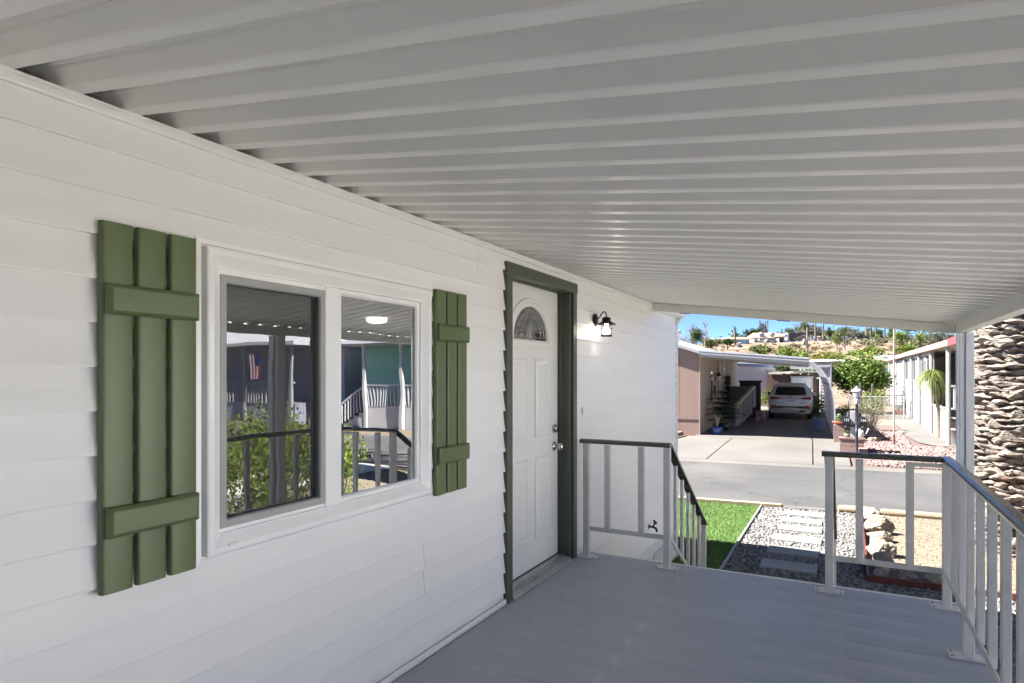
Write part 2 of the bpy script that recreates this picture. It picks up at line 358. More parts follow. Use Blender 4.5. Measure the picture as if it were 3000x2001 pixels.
struct('street', strip(11.98, 17.0, -.850, -.842), 'asphalt')
struct('gutter', strip(17.0, 17.5, -.838, -.825), 'concrete')
# near yard
def sheet(name, poly, z, mat): return struct(name, MB().add([(x, y, z if not callable(z) else z(x, y)) for x, y in poly], [tuple(range(len(poly)))]), mat)
sheet('turf_base', [(-14, 4.9), (-1.31, 4.9), (-1.31, 11.8), (-14, 10.6)], -.868, 'turf_bed')
sheet('gravel_base', [(-1.29, 4.0), (1.7, 4.0), (1.7, 8.04), (.2, 8.04), (.2, 11.95), (-1.29, 11.82)], -.868, 'gravel_bed')
sheet('dirt_bed', [(.24, 8.06), (6.0, 8.06), (6.0, 12.4), (.24, 11.95)], -.858, 'soil')
sheet('bounce_driveway', [(2.6, -1.2), (10.5, -1.2), (10.5, 12.8), (6.02, 12.45), (6.02, 8.03), (2.6, 8.03)], -.855, 'bounce_concrete')  # paving out of view, added pale to bounce sunlight onto the porch
sheet('porch_apron', [(-1.85, -30), (-.2, -30), (-.2, 4.0), (-1.85, 4.0)], -.872, 'concrete')
sheet('side_yard', [(.7, -1.2), (2.59, -1.2), (2.59, 8.03), (1.71, 8.03), (1.71, 3.99), (.7, 3.99)], -.862, 'bounce_concrete')  # strip beside the deck, paved pale to add bounced fill light
# lot opposite: driveway slabs with joints, walk, red gravel
zd = lambda x, y: gz(x, y)+.05
def dz(y): return float(np.interp(y, [17.4, 21, 38, 60], [-.822, -.745, -.555, -.45]))
A0 = Vector((-4.6, 22.9)); AR = R(2.8)
def AL(lx, ly): return (A0.x+lx*math.cos(AR)-ly*math.sin(AR), A0.y+lx*math.sin(AR)+ly*math.cos(AR))
def slab(name, quad, mat, lift=0.0, n=6):
    b = MB(); (a, c, d, e) = [Vector(q) for q in quad]; vs = []; fs = []
    for i in range(n+1):
        t = i/n; p = a.lerp(e, t); q = c.lerp(d, t); vs += [(p.x, p.y, dz(p.y)+lift), (q.x, q.y, dz(q.y)+lift)]
    for i in range(n): fs.append((2*i, 2*i+1, 2*i+3, 2*i+2))
    b.add(vs, fs); return struct(name, b, mat)
L2 = lambda x, y0: (x, SY(x, y0))
slab('driveway', [L2(-5.6, 17.5), L2(-3.3, 17.5), AL(1.15, -.6), AL(-.3, -.6)], 'concrete')
slab('driveway', [L2(-3.27, 17.5), L2(-.75, 17.5), AL(3.60, -.6), AL(1.18, -.6)], 'concrete')
slab('driveway', [AL(-.1, -.57), AL(3.60, -.57), AL(3.35, 15.5), AL(-.1, 15.5)], 'concrete')
slab('driveway', [L2(-.72, 17.5), L2(.1, 17.5), AL(4.55, -.6), AL(3.63, -.6)], 'concrete')
slab('driveway', [AL(3.63, -.57), AL(4.55, -.57), AL(4.4, 15.5), AL(3.38, 15.5)], 'concrete')
slab('red_gravel_base', [L2(.14, 17.5), L2(9, 17.5), (9, 30), (.0, 30)], 'red_bed', -.02)
def path():
    Lp = [(1.55, 38), (1.85, 28), (1.8, 25.3), (2.0, 23.4), (2.3, 22.7), (3.0, 22.3), (9, 22.0)]
    Rp = [(2.7, 38), (2.85, 28), (2.95, 25.6), (3.0, 24.6), (3.2, 24.2), (3.8, 24.0), (9, 23.9)]
    vs = []; fs = []
    for a, b in zip(Lp, Rp): vs += [(*a, dz(a[1])+.012), (*b, dz(b[1])+.012)]
    for i in range(len(Lp)-1): fs.append((2*i, 2*i+1, 2*i+3, 2*i+2))
    struct('path', MB().add(vs, fs), 'concrete')
path()
# loose stones, turf blades (uncountable)
def stones(name, polys, dens, size, mat, seed, zf, label, cat):
    g = np.random.default_rng(seed)
    t = (1+5**.5)/2; IV = np.array([(-1,t,0),(1,t,0),(-1,-t,0),(1,-t,0),(0,-1,t),(0,1,t),(0,-1,-t),(0,1,-t),(t,0,-1),(t,0,1),(-t,0,-1),(-t,0,1)], float); IV /= np.linalg.norm(IV[0])
    IF = np.array([(0,11,5),(0,5,1),(0,1,7),(0,7,10),(0,10,11),(1,5,9),(5,11,4),(11,10,2),(10,7,6),(7,1,8),(3,9,4),(3,4,2),(3,2,6),(3,6,8),(3,8,9),(4,9,5),(2,4,11),(6,2,10),(8,6,7),(9,8,1)])
    P = []
    for x0, x1, y0, y1 in polys:
        n = int((x1-x0)*(y1-y0)*dens); q = np.empty((n, 3)); q[:, 0] = g.uniform(x0, x1, n); q[:, 1] = g.uniform(y0, y1, n)
        q[:, 2] = [zf(a, b) for a, b in q[:, :2]]; P.append(q)
    P = np.concatenate(P); n = len(P); S = size*(.55+.9*g.random((n, 1, 1)))*np.stack([np.ones(n), .75+.25*g.random(n), .55+.3*g.random(n)], 1)[:, None, :]
    an = g.uniform(0, 6.28, n); V = IV[None]*(1+.18*g.normal(size=(n, 12, 1)))*S
    c, s = np.cos(an)[:, None], np.sin(an)[:, None]; V = np.stack([V[..., 0]*c-V[..., 1]*s, V[..., 0]*s+V[..., 1]*c, V[..., 2]+.15*V[..., 0]], -1)
    V = V+P[:, None, :]+np.array([0, 0, size*.3]); F = (IF[None]+np.arange(n)[:, None, None]*12).reshape(-1, 3)
    tag(link(name, np_mesh(name, V.reshape(-1, 3), F, mat)), label, cat, kind='stuff')
stones('gravel', [(-1.28, .19, 4.85, 11.8), (.2, 1.7, 4.85, 8.02)], 1150, .019, 'gravel', 1, lambda x, y: -.868, 'loose pale grey gravel around the stepping stones', 'gravel')
stones('red_gravel', [(.5, 1.75, 17.9, 27), (1.75, 3.2, 17.9, 22.4)], 330, .036, 'red_gravel', 2, lambda x, y: dz(y)-.015, 'pinkish red gravel bed across the street', 'gravel')
stones('bed_pebbles', [(.28, 2.6, 8.1, 11.9)], 260, .010, 'soil', 3, lambda x, y: -.858, 'fine crumbs of tan soil in the front bed', 'soil')
def turf():
    g = np.random.default_rng(5); n = 95000; x = g.uniform(-3.6, -1.33, n); y = g.uniform(5.5, 11.75, n)
    h = .022+.02*g.random(n); a = g.uniform(0, 6.28, n); w = .0035; lean = .018
    dx, dy = np.cos(a), np.sin(a); z = np.full(n, -.868)
    V = np.stack([np.stack([x-dy*w, y+dx*w, z], 1), np.stack([x+dy*w, y-dx*w, z], 1), np.stack([x+dx*lean*g.random(n), y+dy*lean*g.random(n), z+h], 1)], 1).reshape(-1, 3)
    tag(link('turf', np_mesh('turf', V, np.arange(3*n).reshape(n, 3), 'turf')), 'short bright green artificial turf beside the gravel walk', 'grass', kind='stuff')
turf()
# ================================================================== OUR HOME
XW = -1.9
H = thing('mobile_home', 'white lap sided mobile home with grey trimmed front door', 'house', (XW, 2.5, -.85))
WIN = (1.345, 2.675, .805, 1.89); DOR = (3.469, 4.627, -.02, 2.145); YA, YB = -9.2, 7.985
C = .1263; TOPZ = 2.196
def board(y0, y1, zb, za, zt, proud=0.0):         # one lap: course foot zb, kept between za and zt
    prof = [(-.006, 0), (.0165, 0), (.0172, .004), (.0135, .025), (.0065, .07), (0.0, C+.004)]
    b = MB(); pts = []
    def xat(z): return float(np.interp(z, [p[1] for p in prof[1:]], [p[0] for p in prof[1:]]))
    zs = sorted(set([za-zb, zt-zb]+[p[1] for p in prof[2:] if za-zb < p[1] < zt-zb]))
    pts = [(-.006, zs[0])]+[(xat(z), z) for z in zs]+[(-.006, zs[-1])]
    n = len(pts); vs = [(XW+x+proud, y, zb+z) for y in (y0, y1) for x, z in pts]
    b.add(vs, [(i, i+1, n+i+1, n+i) for i in range(n-1)]+[tuple(range(n))[::-1], tuple(range(n, 2*n))])
    return b.build('siding_board', 'siding', H)
seams = {0: [3.15], 1: [3.15], 10: [2.62], 13: [2.62], 14: [2.62], 5: [6.1], 8: [.55], 17: [1.2], 19: [5.6]}
for k in range(-1, 21):
    zb = 2.091-C*k; za, zt = zb, min(zb+C, TOPZ)
    if zt-za < .02: continue
    cuts = sorted(set([YA, YB]+[c for c in (WIN[0], WIN[1], DOR[0], DOR[1]) if YA < c < YB]))
    segs = []
    for a, c in zip(cuts[:-1], cuts[1:]):
        op = WIN if a >= WIN[0]-1e-6 and c <= WIN[1]+1e-6 else DOR if a >= DOR[0]-1e-6 and c <= DOR[1]+1e-6 else None
        if op is None: rng = [(za, zt)]
        else: rng = [(za, min(zt, op[2])), (max(za, op[3]), zt)]
        for r0, r1 in rng:
            if r1-r0 > .004: segs.append([a, c, r0, r1])
    m = []
    for s in segs:                                 # merge neighbours of equal height
        if m and abs(m[-1][1]-s[0]) < 1e-6 and abs(m[-1][2]-s[2])+abs(m[-1][3]-s[3]) < 1e-6: m[-1][1] = s[1]
        else: m.append(s)
    for a, c, r0, r1 in m:
        sp = [q for q in seams.get(k, []) if a+.05 < q < c-.05]; e = [a]+sp+[c]
        for i in range(len(e)-1): board(e[i]+(.0025 if i else 0), e[i+1]-(.0025 if i < len(e)-2 else 0), zb, r0, r1, .0015 if i < len(e)-2 else 0)
def core(b):
    x0, x1 = -2.0, XW-.0065
    for y0, y1, z0, z1 in ((YA, WIN[0]+.02, -.9, 2.19), (WIN[0]+.02, WIN[1]-.02, -.9, WIN[2]+.02), (WIN[0]+.02, WIN[1]-.02, WIN[3]-.02, 2.19), (WIN[1]-.02, DOR[0]+.03, -.9, 2.19), (DOR[0]+.03, DOR[1]-.03, -.9, 0), (DOR[0]+.03, DOR[1]-.03, DOR[3]-.03, 2.19), (DOR[1]-.03, YB-.02, -.9, 2.19)):
        b.box((x0, y0, z0), (x1, y1, z1))
part('wall', 'trim_white', H, core)
part('wall', 'white_far', H, lambda b: b.box((-7.2, YB-.12, -.9), (-2.002, YB-.02, 2.6)))
part('wall', 'white_far', H, lambda b: b.box((-7.2, YA, -.9), (-2.002, YA+.1, 2.6)))
part('wall', 'white_far', H, lambda b: b.box((-7.3, YA, -.9), (-7.2, YB-.02, 2.2)))
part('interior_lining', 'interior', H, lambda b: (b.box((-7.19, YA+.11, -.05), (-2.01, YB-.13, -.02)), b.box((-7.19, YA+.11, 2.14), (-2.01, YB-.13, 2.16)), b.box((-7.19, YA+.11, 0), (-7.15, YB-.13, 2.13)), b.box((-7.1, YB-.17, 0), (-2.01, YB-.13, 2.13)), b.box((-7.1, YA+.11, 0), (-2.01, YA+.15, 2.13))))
part('skirting', 'trim_white', H, lambda b: b.box((XW-.004, YA, -.9), (XW+.008, YB, -.555)), .003)
part('corner_post', 'trim_white', H, lambda b: (b.box((XW-.03, YB-.002, -.9), (XW+.022, YB+.045, 2.13))), .003)
part('wall_top_trim', 'trim_white', H, lambda b: b.prism([(XW+.0, 2.184), (XW+.022, 2.184), (XW+.024, 2.19), (XW+.024, 2.206), (XW+.012, 2.212), (XW+.012, 2.222), (XW-.03, 2.222), (XW-.03, 2.196)], YA, 6.93, 'y'))
part('wall_foot_trim', 'trim_white', H, lambda b: (b.box((XW+.014, YA, .002), (XW+.026, DOR[0]-.002, .034)), b.box((XW+.014, DOR[1]+.002, .002), (XW+.026, 4.79, .034))), .003)
part('cavity_closure', 'cavity', H, lambda b: b.box((-2.03, YA, 2.15), (-1.985, 6.93, 2.33)))
part('roof', 'roof_white', H, lambda b: b.add([(-1.80, YA-.2, 2.33), (-1.80, YB+.24, 2.33), (-4.6, YB+.24, 2.95), (-4.6, YA-.2, 2.95), (-7.5, YB+.24, 2.28), (-7.5, YA-.2, 2.28)], [(0, 1, 2, 3), (3, 2, 4, 5)]))
part('soffit', 'trim_white', H, lambda b: b.add([(-1.80, YA-.2, 2.325), (-1.80, YB+.24, 2.325), (-7.5, YB+.24, 2.27), (-7.5, YA-.2, 2.27)], [(0, 1, 2, 3)]))
part('gable_panel', 'white_far', H, lambda b: b.prism([(-7.2, 2.2), (-1.95, 2.2), (-1.95, 2.3), (-4.6, 2.88), (-7.2, 2.25)], YB-.1, YB-.04, 'y'))
part('eave_gutter', 'trim_white', H, lambda b: (b.prism([(XW-.02, 2.128), (-1.80, 2.14), (-1.775, 2.165), (-1.775, 2.245), (-1.80, 2.25), (XW-.02, 2.25)], 6.965, YB+.06, 'y')), .004)
part('downspout_elbow', 'trim_white', H, lambda b: (b.prism([(-1.875, 2.07), (-1.84, 2.1), (-1.82, 2.125), (-1.875, 2.125)], YB-.05, YB+.04, 'y')), .003)
v = part('foundation_vent', 'rubber', H, lambda b: b.box((XW+.008, 6.93, -.70), (XW+.012, 7.36, -.565)))
part('vent_grille', 'trim_white', v, lambda b: [b.box((XW+.011, 6.93+i*.0425, -.70), (XW+.018, 6.948+i*.0425, -.565)) for i in range(11)] + [b.box((XW+.012, 6.93, -.70+i*.0375), (XW+.017, 7.36, -.686+i*.0375)) for i in range(4)])
# ---- window
wf = part('window', 'vinyl', H, lambda b: b.ring(*WIN, [(0, -.005), (0, .016), (.018, .018), (.018, .005), (.026, .005), (.026, .036), (.034, .040), (.050, .040), (.084, .016), (.090, .014), (.094, -.03)], XW), .0015)
def wtag(o): return o
part('frame', 'vinyl', wf, lambda b: (b.box((XW-.035, 1.935, .885), (XW+.010, 2.012, 1.80)), b.box((XW-.035, 1.436, .885), (XW+.004, 1.936, .925)), b.box((XW-.035, 1.436, 1.765), (XW+.004, 1.936, 1.80))), .003)
part('sash', 'vinyl', wf, lambda b: b.ring(2.011, 2.585, .892, 1.798, [(0, -.03), (0, .004), (.006, .006), (.018, .006), (.026, -.004), (.026, -.03)], XW), .0015)
part('screen_frame', 'screen_frame', wf, lambda b: b.ring(1.440, 1.936, .908, 1.782, [(0, -.016), (0, .006), (.004, .009), (.026, .009), (.030, .003), (.030, -.016)], XW), .0015)
part('insect_screen', 'screen', wf, lambda b: b.add([(XW-.004, 1.466, .934), (XW-.004, 1.910, .934), (XW-.004, 1.910, 1.756), (XW-.004, 1.466, 1.756)], [(0, 1, 2, 3)]))
part('pane', 'pane', wf, lambda b: b.add([(XW-.022, 1.45, .91), (XW-.022, 1.94, .91), (XW-.022, 1.94, 1.78), (XW-.022, 1.45, 1.78)], [(0, 1, 2, 3)]))
part('pane', 'pane', wf, lambda b: b.add([(XW-.012, 2.03, .91), (XW-.012, 2.57, .91), (XW-.012, 2.57, 1.775), (XW-.012, 2.03, 1.775)], [(0, 1, 2, 3)]))
part('weep_cover', 'trim_white', wf, lambda b: (b.box((XW+.034, 1.452, .853), (XW+.0435, 1.488, .861)), b.box((XW+.034, 2.53, .853), (XW+.0435, 2.566, .861))), .001)
# ---- door
part('door_casing', 'casing', H, lambda b: (b.box((XW-.012, DOR[0], 0.003), (XW+.030, DOR[0]+.075, DOR[3]-.076)), b.box((XW-.012, DOR[1]-.075, .003), (XW+.030, DOR[1], DOR[3]-.076)), b.box((XW-.012, DOR[0]-.004, DOR[3]-.075), (XW+.034, DOR[1]+.004, DOR[3]))), .003)
part('door_jamb', 'casing', H, lambda b: (b.box((-2.02, 3.515, .004), (XW+.012, 3.546, 2.10)), b.box((-2.02, 4.512, .004), (XW+.012, 4.56, 2.10)), b.box((-2.02, 3.53, 2.068), (XW+.012, 4.53, 2.105)), b.box((XW-.062, 4.500, .03), (XW-.045, 4.513, 2.07)), b.box((XW-.062, 3.545, 2.055), (XW-.045, 4.513, 2.069))), .002)
part('threshold', 'alu', H, lambda b: (b.prism([(-2.02, .003), (XW+.045, .003), (XW+.045, .014), (XW+.03, .02), (-1.965, .042), (-2.02, .042)], 3.547, 4.511, 'y'), [b.bar((XW+.02-.02*i, 3.55, .0265+.0068*i), (XW+.02-.02*i, 4.508, .0265+.0068*i), .008, .006) for i in range(4)]), .001)
XD = -1.985                                        # outer face of the slab
PAN = [(3.736, 3.963, .992, 1.537), (4.11, 4.337, .992, 1.537), (3.736, 3.963, .27, .82), (4.11, 4.337, .27, .82)]
dr = part('door', 'door', H, lambda b: b.box((XD-.045, 3.549, .045), (XD, 4.509, 2.066)), .002)
for q in PAN:
    part('panel', 'door', dr, lambda b: b.ring(*q, [(-.014, 0.0005), (-.009, .010), (-.002, .011), (.005, .003), (.016, .0008), (.022, .002), (.034, .011), (.036, .011), (.113, .011)], XD))
FC, FZ, FW, FH = 4.023, 1.683, .272, .232
def arch(sw, sh, n=28): return [(FC+(FW+sw)*math.cos(math.pi*i/n), FZ+(FH+sh)*math.sin(math.pi*i/n)) for i in range(n+1)]
def fan_frame(b):
    prof = [(.066, .001), (.064, .010), (.054, .014), (.044, .012), (.038, .014), (.020, .020), (.008, .016), (0, .006), (0, -.004)]
    vs = []; n = 0
    for s, x in prof:
        loop = arch(s, s*.92)+[(FC-FW-s, FZ-s*.8), (FC+FW+s, FZ-s*.8)]; n = len(loop); vs += [(XD+x, y, z) for y, z in loop]
    b.add(vs, [(j*n+k, j*n+(k+1) % n, (j+1)*n+(k+1) % n, (j+1)*n+k) for j in range(len(prof)-1) for k in range(n)])
part('fanlight_frame', 'door', dr, fan_frame)
part('fanlight_backing', 'interior', dr, lambda b: b.add([(XD+.0008, y, z) for y, z in arch(.002, .002)], [tuple(range(29))]))
part('fanlight_pane', 'leaded', dr, lambda b: b.add([(XD+.003, y, z) for y, z in arch(.001, .001)], [tuple(range(29))]))
def came(b):
    def c(pts, r=.0022): b.tube([(XD+.005, FC+y, FZ+z) for y, z in pts], r, 4, False)
    for k in (.80, .62): c([(FW*k*math.cos(math.pi*i/18), FH*(k+.02)*math.sin(math.pi*i/18)+.02) for i in range(19)])
    c([(0, .185), (0, .232)]); c([(-.272, .012), (-.07, .02)]); c([(.07, .02), (.272, .012)]); c([(-.20, .06), (-.265, .012)]); c([(.20, .06), (.265, .012)]); c([(-.20, .062), (-.09, .055)]); c([(.09, .055), (.2, .062)])
    for s in (-1, 1):
        for ang, ln in ((4, .165), (22, .13), (42, .105), (62, .08)):
            a = R(90-s*ang); e = (math.cos(a)*ln, math.sin(a)*ln+.015); p = (-math.sin(a)*.02, math.cos(a)*.02)
            c([(0, .01), (e[0]*.55+p[0], e[1]*.6+p[1]), e, (e[0]*.55-p[0], e[1]*.6-p[1]), (0, .01)], .0026)
        c([(0, .012), (s*.05, .03), (s*.085, .018), (s*.06, .002), (0, .01)], .0035)
part('came', 'came', dr, came)
part('deadbolt', 'nickel', dr, lambda b: b.lathe([(0, .001), (.034, .001), (.033, .010), (.026, .022), (.0245, .030), (.012, .031), (0, .030)], (XD, 4.435, 1.02), 20, 'x'))
part('door_knob', 'nickel', dr, lambda b: b.lathe([(0, .001), (.036, .001), (.035, .006), (.026, .012), (.012, .018), (.011, .036), (.022, .044), (.030, .054), (.031, .064), (.024, .074), (.010, .078), (0, .078)], (XD, 4.435, .885), 20, 'x'))
part('door_sweep', 'rubber', dr, lambda b: b.box((XD-.03, 3.551, .043), (XD+.004, 4.507, .050)))
# ---- ceiling lamp in the room behind the glass
il = part('indoor_ceiling_lamp', 'lamp_glow', None, lambda b: b.lathe([(0, -.06), (.08, -.06), (.12, -.045), (.13, -.01), (.12, 0)], (-5.2, 6.2, 2.138), 24))
tag(il, 'round white ceiling lamp glowing inside behind the window glass', 'lamp')
# ---- shutters
def shutter(y0, label):
    s = thing('shutter', label, 'shutter', (XW+.0185, y0, .81), group='board and batten shutters beside the window')
    bw, gp, hz = .0900, .0130, 1.066
    hp_ = [(.0, .0135), (.0008, .0165), (.003, .0190), (.008, .0205), (.020, .0217), (.0325, .0224), (.045, .0226)]
    face = hp_+[(.09-y, x) for y, x in hp_[-2::-1]]; b = MB(); n = len(face)
    vs = [(x, y, z) for z in (0, hz) for y, x in face]; b.add(vs, [(i, i+1, n+i+1, n+i) for i in range(n-1)], True)
    loop = [(0, 0)]+face+[(.09, 0)]; m = len(loop); ve = [(x, y, z) for z in (0, hz) for y, x in loop]
    b.add(ve, [tuple(range(m)), tuple(range(m, 2*m))[::-1], (0, 1, m+1, m), (m-2, m-1, 2*m-1, 2*m-2), (m-1, 0, m, 2*m-1)])
    b0 = b.build('board', 'green', s, 0, False)
    for i in (1, 2): share(b0, 'board', s, (0, i*(bw+gp), 0))
    d = MB(); w = 3*bw+2*gp; c = .014
    d.add([(.0255, .004, 0), (.0255, w-.002, 0), (.0255, w-.002, .088), (.0255, .004, .088), (.036, .004, 0), (.036, w-.002, 0), (.036, w-.002, .088), (.036, .004, .088), (.047, .004+c, .011), (.047, w-.002-c, .011), (.047, w-.002-c, .077), (.047, .004+c, .077)],
          [(0, 1, 2, 3), (0, 1, 5, 4), (1, 2, 6, 5), (2, 3, 7, 6), (3, 0, 4, 7), (4, 5, 9, 8), (5, 6, 10, 9), (6, 7, 11, 10), (7, 4, 8, 11), (8, 9, 10, 11)])
    d.v = [(x, y, z+.16) for x, y, z in d.v]; d0 = d.build('batten', 'green', s, .003, False)
    share(d0, 'batten', s, (0, 0, .64))
shutter(1.036, 'green three board shutter left of the window, nearest the viewer')
shutter(2.688, 'green three board shutter between the window and the door')
# ---- lantern, doorbell, tap
LY, LX = 5.07, XW+.115
ln = thing('wall_lantern', 'black gooseneck wall lantern with lit glass jar right of the door', 'lantern', (XW+.012, LY, 1.9))
part('back_plate', 'black_metal', ln, lambda b: b.lathe([(0, .012), (.052, .012), (.056, .018), (.050, .026), (.034, .028), (.03, .031), (0, .031)], (XW, LY, 1.895), 24, 'x'))
part('arm', 'black_metal', ln, lambda b: b.tube([(XW+.025, LY, 1.913), (XW+.045, LY, 1.911), (XW+.06, LY, 1.925), (XW+.075, LY, 1.95), (XW+.093, LY, 1.965), (XW+.110, LY, 1.955), (LX, LY, 1.93), (LX, LY, 1.91)], .0055, 8))
part('shade', 'black_metal', ln, lambda b: b.lathe([(0, 1.918), (.020, 1.917), (.034, 1.911), (.037, 1.904), (.037, 1.885), (.042, 1.878), (.083, 1.856), (.084, 1.853), (.045, 1.868), (.036, 1.870)], (LX, LY, 0), 28))
part('jar', 'clear', ln, lambda b: b.lathe([(.040, 1.868), (.042, 1.85), (.042, 1.762), (.038, 1.755), (0, 1.753)], (LX, LY, 0), 24))
part('bulb', 'bulb_glow', ln, lambda b: b.lathe([(0, 1.765), (.018, 1.768), (.028, 1.785), (.030, 1.80), (.024, 1.82), (.014, 1.835), (.013, 1.86)], (LX, LY, 0), 16))
def cage(b):
    for k in range(4):
        a = R(45+90*k); x, y = LX+.0455*math.cos(a), LY+.0455*math.sin(a); b.tube([(x, y, 1.872), (x, y, 1.758)], .002, 5)
    b.lathe([(.045, 1.768), (.048, 1.768), (.048, 1.753), (.040, 1.752), (.045, 1.76)], (LX, LY, 0), 24)
    pts = [(LX+.049*math.cos(2*math.pi*i/24), LY+.049*math.sin(2*math.pi*i/24), 1.818) for i in range(25)]; b.tube(pts, .002, 5, False)
part('cage', 'black_metal', ln, cage)
db = thing('doorbell', 'small white doorbell button on the siding by the door', 'doorbell', (XW+.012, 4.776, 1.1))
part('housing', 'trim_white', db, lambda b: b.box((XW+.008, 4.762, 1.103), (XW+.026, 4.790, 1.169)), .004)
part('button', 'alu', db, lambda b: b.box((XW+.024, 4.770, 1.128), (XW+.030, 4.782, 1.146)), .002)
fa = thing('hose_bib', 'dark brass garden tap on the white siding below deck level', 'faucet', (XW+.012, 6.75, -.217))
part('body', 'black_metal', fa, lambda b: (b.lathe([(0, .004), (.026, .006), (.026, .012), (.012, .014), (.012, .05), (0, .05)], (XW, 6.75, -.217), 12, 'x'), b.tube([(XW+.05, 6.75, -.217), (XW+.085, 6.75, -.23), (XW+.095, 6.75, -.265)], .013, 10), b.tube([(XW+.055, 6.75, -.21), (XW+.075, 6.75, -.165)], .009, 8)))
part('handle', 'black_metal', fa, lambda b: [b.tube([(XW+.075+.03*math.cos(a)*.6, 6.75+.034*math.sin(a), -.162-.02*math.cos(a)), (XW+.075-.03*math.cos(a)*.6, 6.75-.034*math.sin(a), -.162+.02*math.cos(a))], .0075, 6) for a in (0.2, 1.25, 2.3)])
# ================================================================== DECK
DX0, DX1, DY0, DY1 = XW+.03, .64, -9.1, 4.80
D = thing('deck', 'grey painted porch deck along the white siding', 'deck', (0, 4.8, -.85))
y = DY1-.012; pw = .235; pl = None; i = 0
while y > DY0+.01:
    w = pw-.0009
    if pl is None:
        b = MB(); c = .0011
        b.prism([(0, -.02), (0, -c), (-c, 0), (-w+c, 0), (-w, -c), (-w, -.02)], DX0, DX1, 'x'); pl = b.build('plank', 'deck', D, 0, False); pl.location = (0, y-4.8, .85)
    else:
        share(pl, 'plank', D, (0, y-4.8, .85+random.uniform(-.0004, .0004)))
    y -= pw
part('edge_strip', 'trim_white', D, lambda b: b.box((DX0, DY1-.012, -.05), (DX1, DY1+.01, .004)), .003)
part('fascia', 'trim_white', D, lambda b: (b.box((DX0, DY1-.04, -.25), (DX1, DY1-.008, -.05)), b.box((DX1-.04, DY0, -.25), (DX1-.002, DY1-.04, -.021)), b.box((DX0, DY0, -.24), (DX0+.04, DY1-.05, -.022))), .003)
for yy in (-8, -5, -2, 0, 2, 4.4):
    for xx in (DX0+.1, DX1-.1): part('support_post', 'rail_white', D, lambda b: b.box((xx-.045, yy-.045, -.88), (xx+.045, yy+.045, -.022)))
S = thing('porch_stairs', 'wooden steps going down from the deck to the gravel', 'stairs', (-.63, 4.85, -.87))
for k in range(4):
    part('tread', 'deck', S, lambda b: b.box((-1.13, DY1+.02+k*.27, -.21-.17*k), (-.14, DY1+.30+k*.27, -.17-.17*k)), .004)
    part('riser', 'wood_brown', S, lambda b: b.box((-1.12, DY1+.012+k*.27, -.17-.17*k), (-.15, DY1+.019+k*.27, -.052-.17*k)))
for xx in (-1.145, -.135):
    part('stringer', 'wood_brown', S, lambda b: b.prism([(DY1+.015, -.06), (DY1+.015, -.40), (DY1+.85, -.868), (DY1+1.20, -.868), (DY1+1.14, -.78)], xx-.018, xx+.018, 'x'))
# ---- railings
def railing(name, label, loc): return thing(name, label, 'railing', loc)
PZ = .895
def post(rl, x, y, plate=True, ztop=PZ, zb=.004):
    part('post', 'rail_white', rl, lambda b: b.box((x-.024, y-.024, zb), (x+.024, y+.024, ztop)), .003)
    if plate:
        bp = part('base_plate', 'rail_white', rl, lambda b: b.box((x-.085, y-.05, .002), (x+.085, y+.05, .010)), .001)
        part('bolts', 'bolt', bp, lambda b: [b.lathe([(0, .016), (.006, .016), (.007, .010)], (x+sx, y+sy, 0), 6) for sx in (-.07, .07) for sy in (-.033, .033)])
def baluster(rl, x, y, along, z0=.225, z1=.885, zoff=0):
    dx, dy = (.022, .015) if along == 'x' else (.0158, .020)
    part('baluster', 'rail_white', rl, lambda b: b.box((x-dx, y-dy, z0), (x+dx, y+dy, z1)), .002)
def cap(rl, p, q):
    p = Vector(p); q = Vector(q); d = (q-p).normalized(); sd = Vector((d.y, -d.x, 0)).normalized(); u = sd.cross(d)
    prof = [(-.030, -.014), (-.032, .0), (-.026, .013), (-.014, .019), (.014, .019), (.026, .013), (.032, .0), (.030, -.014)]
    b = MB(); n = len(prof); vs = [e+sd*a+u*c for e in (p, q) for a, c in prof]
    b.add(vs, [(i, (i+1) % n, n+(i+1) % n, n+i) for i in range(n)]+[tuple(range(n))[::-1], tuple(range(n, 2*n))]); return b.build('top_rail', 'rail_dark', rl, .002)
YR = 4.67
r1 = railing('porch_railing', 'short white railing with dark cap between the wall and the steps', (-1.5, YR, 0))
post(r1, -1.807, YR); post(r1, -1.172, YR)
for x in (-1.634, -1.367): baluster(r1, x, YR-.004, 'x')
cap(r1, (-1.858, YR, .909), (-1.145, YR, .909))
part('bottom_rail', 'rail_white', r1, lambda b: b.box((-1.785, YR+.008, .205), (-1.195, YR+.02, .240)), .002)
SL = .64
def stair_rail(rl, x, mirror):
    ys = [4.93, 5.15, 5.37, 5.59, 5.81, 6.0]
    z = lambda yy: .885-SL*(yy-4.70)
    for yy in ys:
        last = yy == ys[-1]
        part('post' if last else 'baluster', 'rail_white', rl, lambda b: b.box((x-(.024 if last else .011), yy-.024, -.86 if last else z(yy)-.66), (x+(.024 if last else .011), yy+.024, z(yy)-.015)), .002)
    cap(rl, (x, 4.705, .905), (x, 6.06, .905-SL*1.355))
    part('bottom_rail', 'rail_white', rl, lambda b: b.bar((x+.012*mirror, 4.70, .225), (x+.012*mirror, 5.99, .225-SL*1.29), .010, .035), .002)
stair_rail(r1, -1.172, 1)
r2 = railing('porch_railing', 'long white railing with dark cap running from the steps round the deck corner', (.545, YR, 0))
post(r2, -.10, YR); post(r2, .545, YR)
for x in (.075, .352): baluster(r2, x, YR-.004, 'x')
cap(r2, (-.145, YR, .909), (.548, YR, .909))
part('bottom_rail', 'rail_white', r2, lambda b: b.box((-.078, YR+.008, .205), (.522, YR+.02, .240)), .002)
part('corner_bracket', 'rail_white', r2, lambda b: b.box((.352, YR-.018, .862), (.53, YR-.014, .888)), .001)
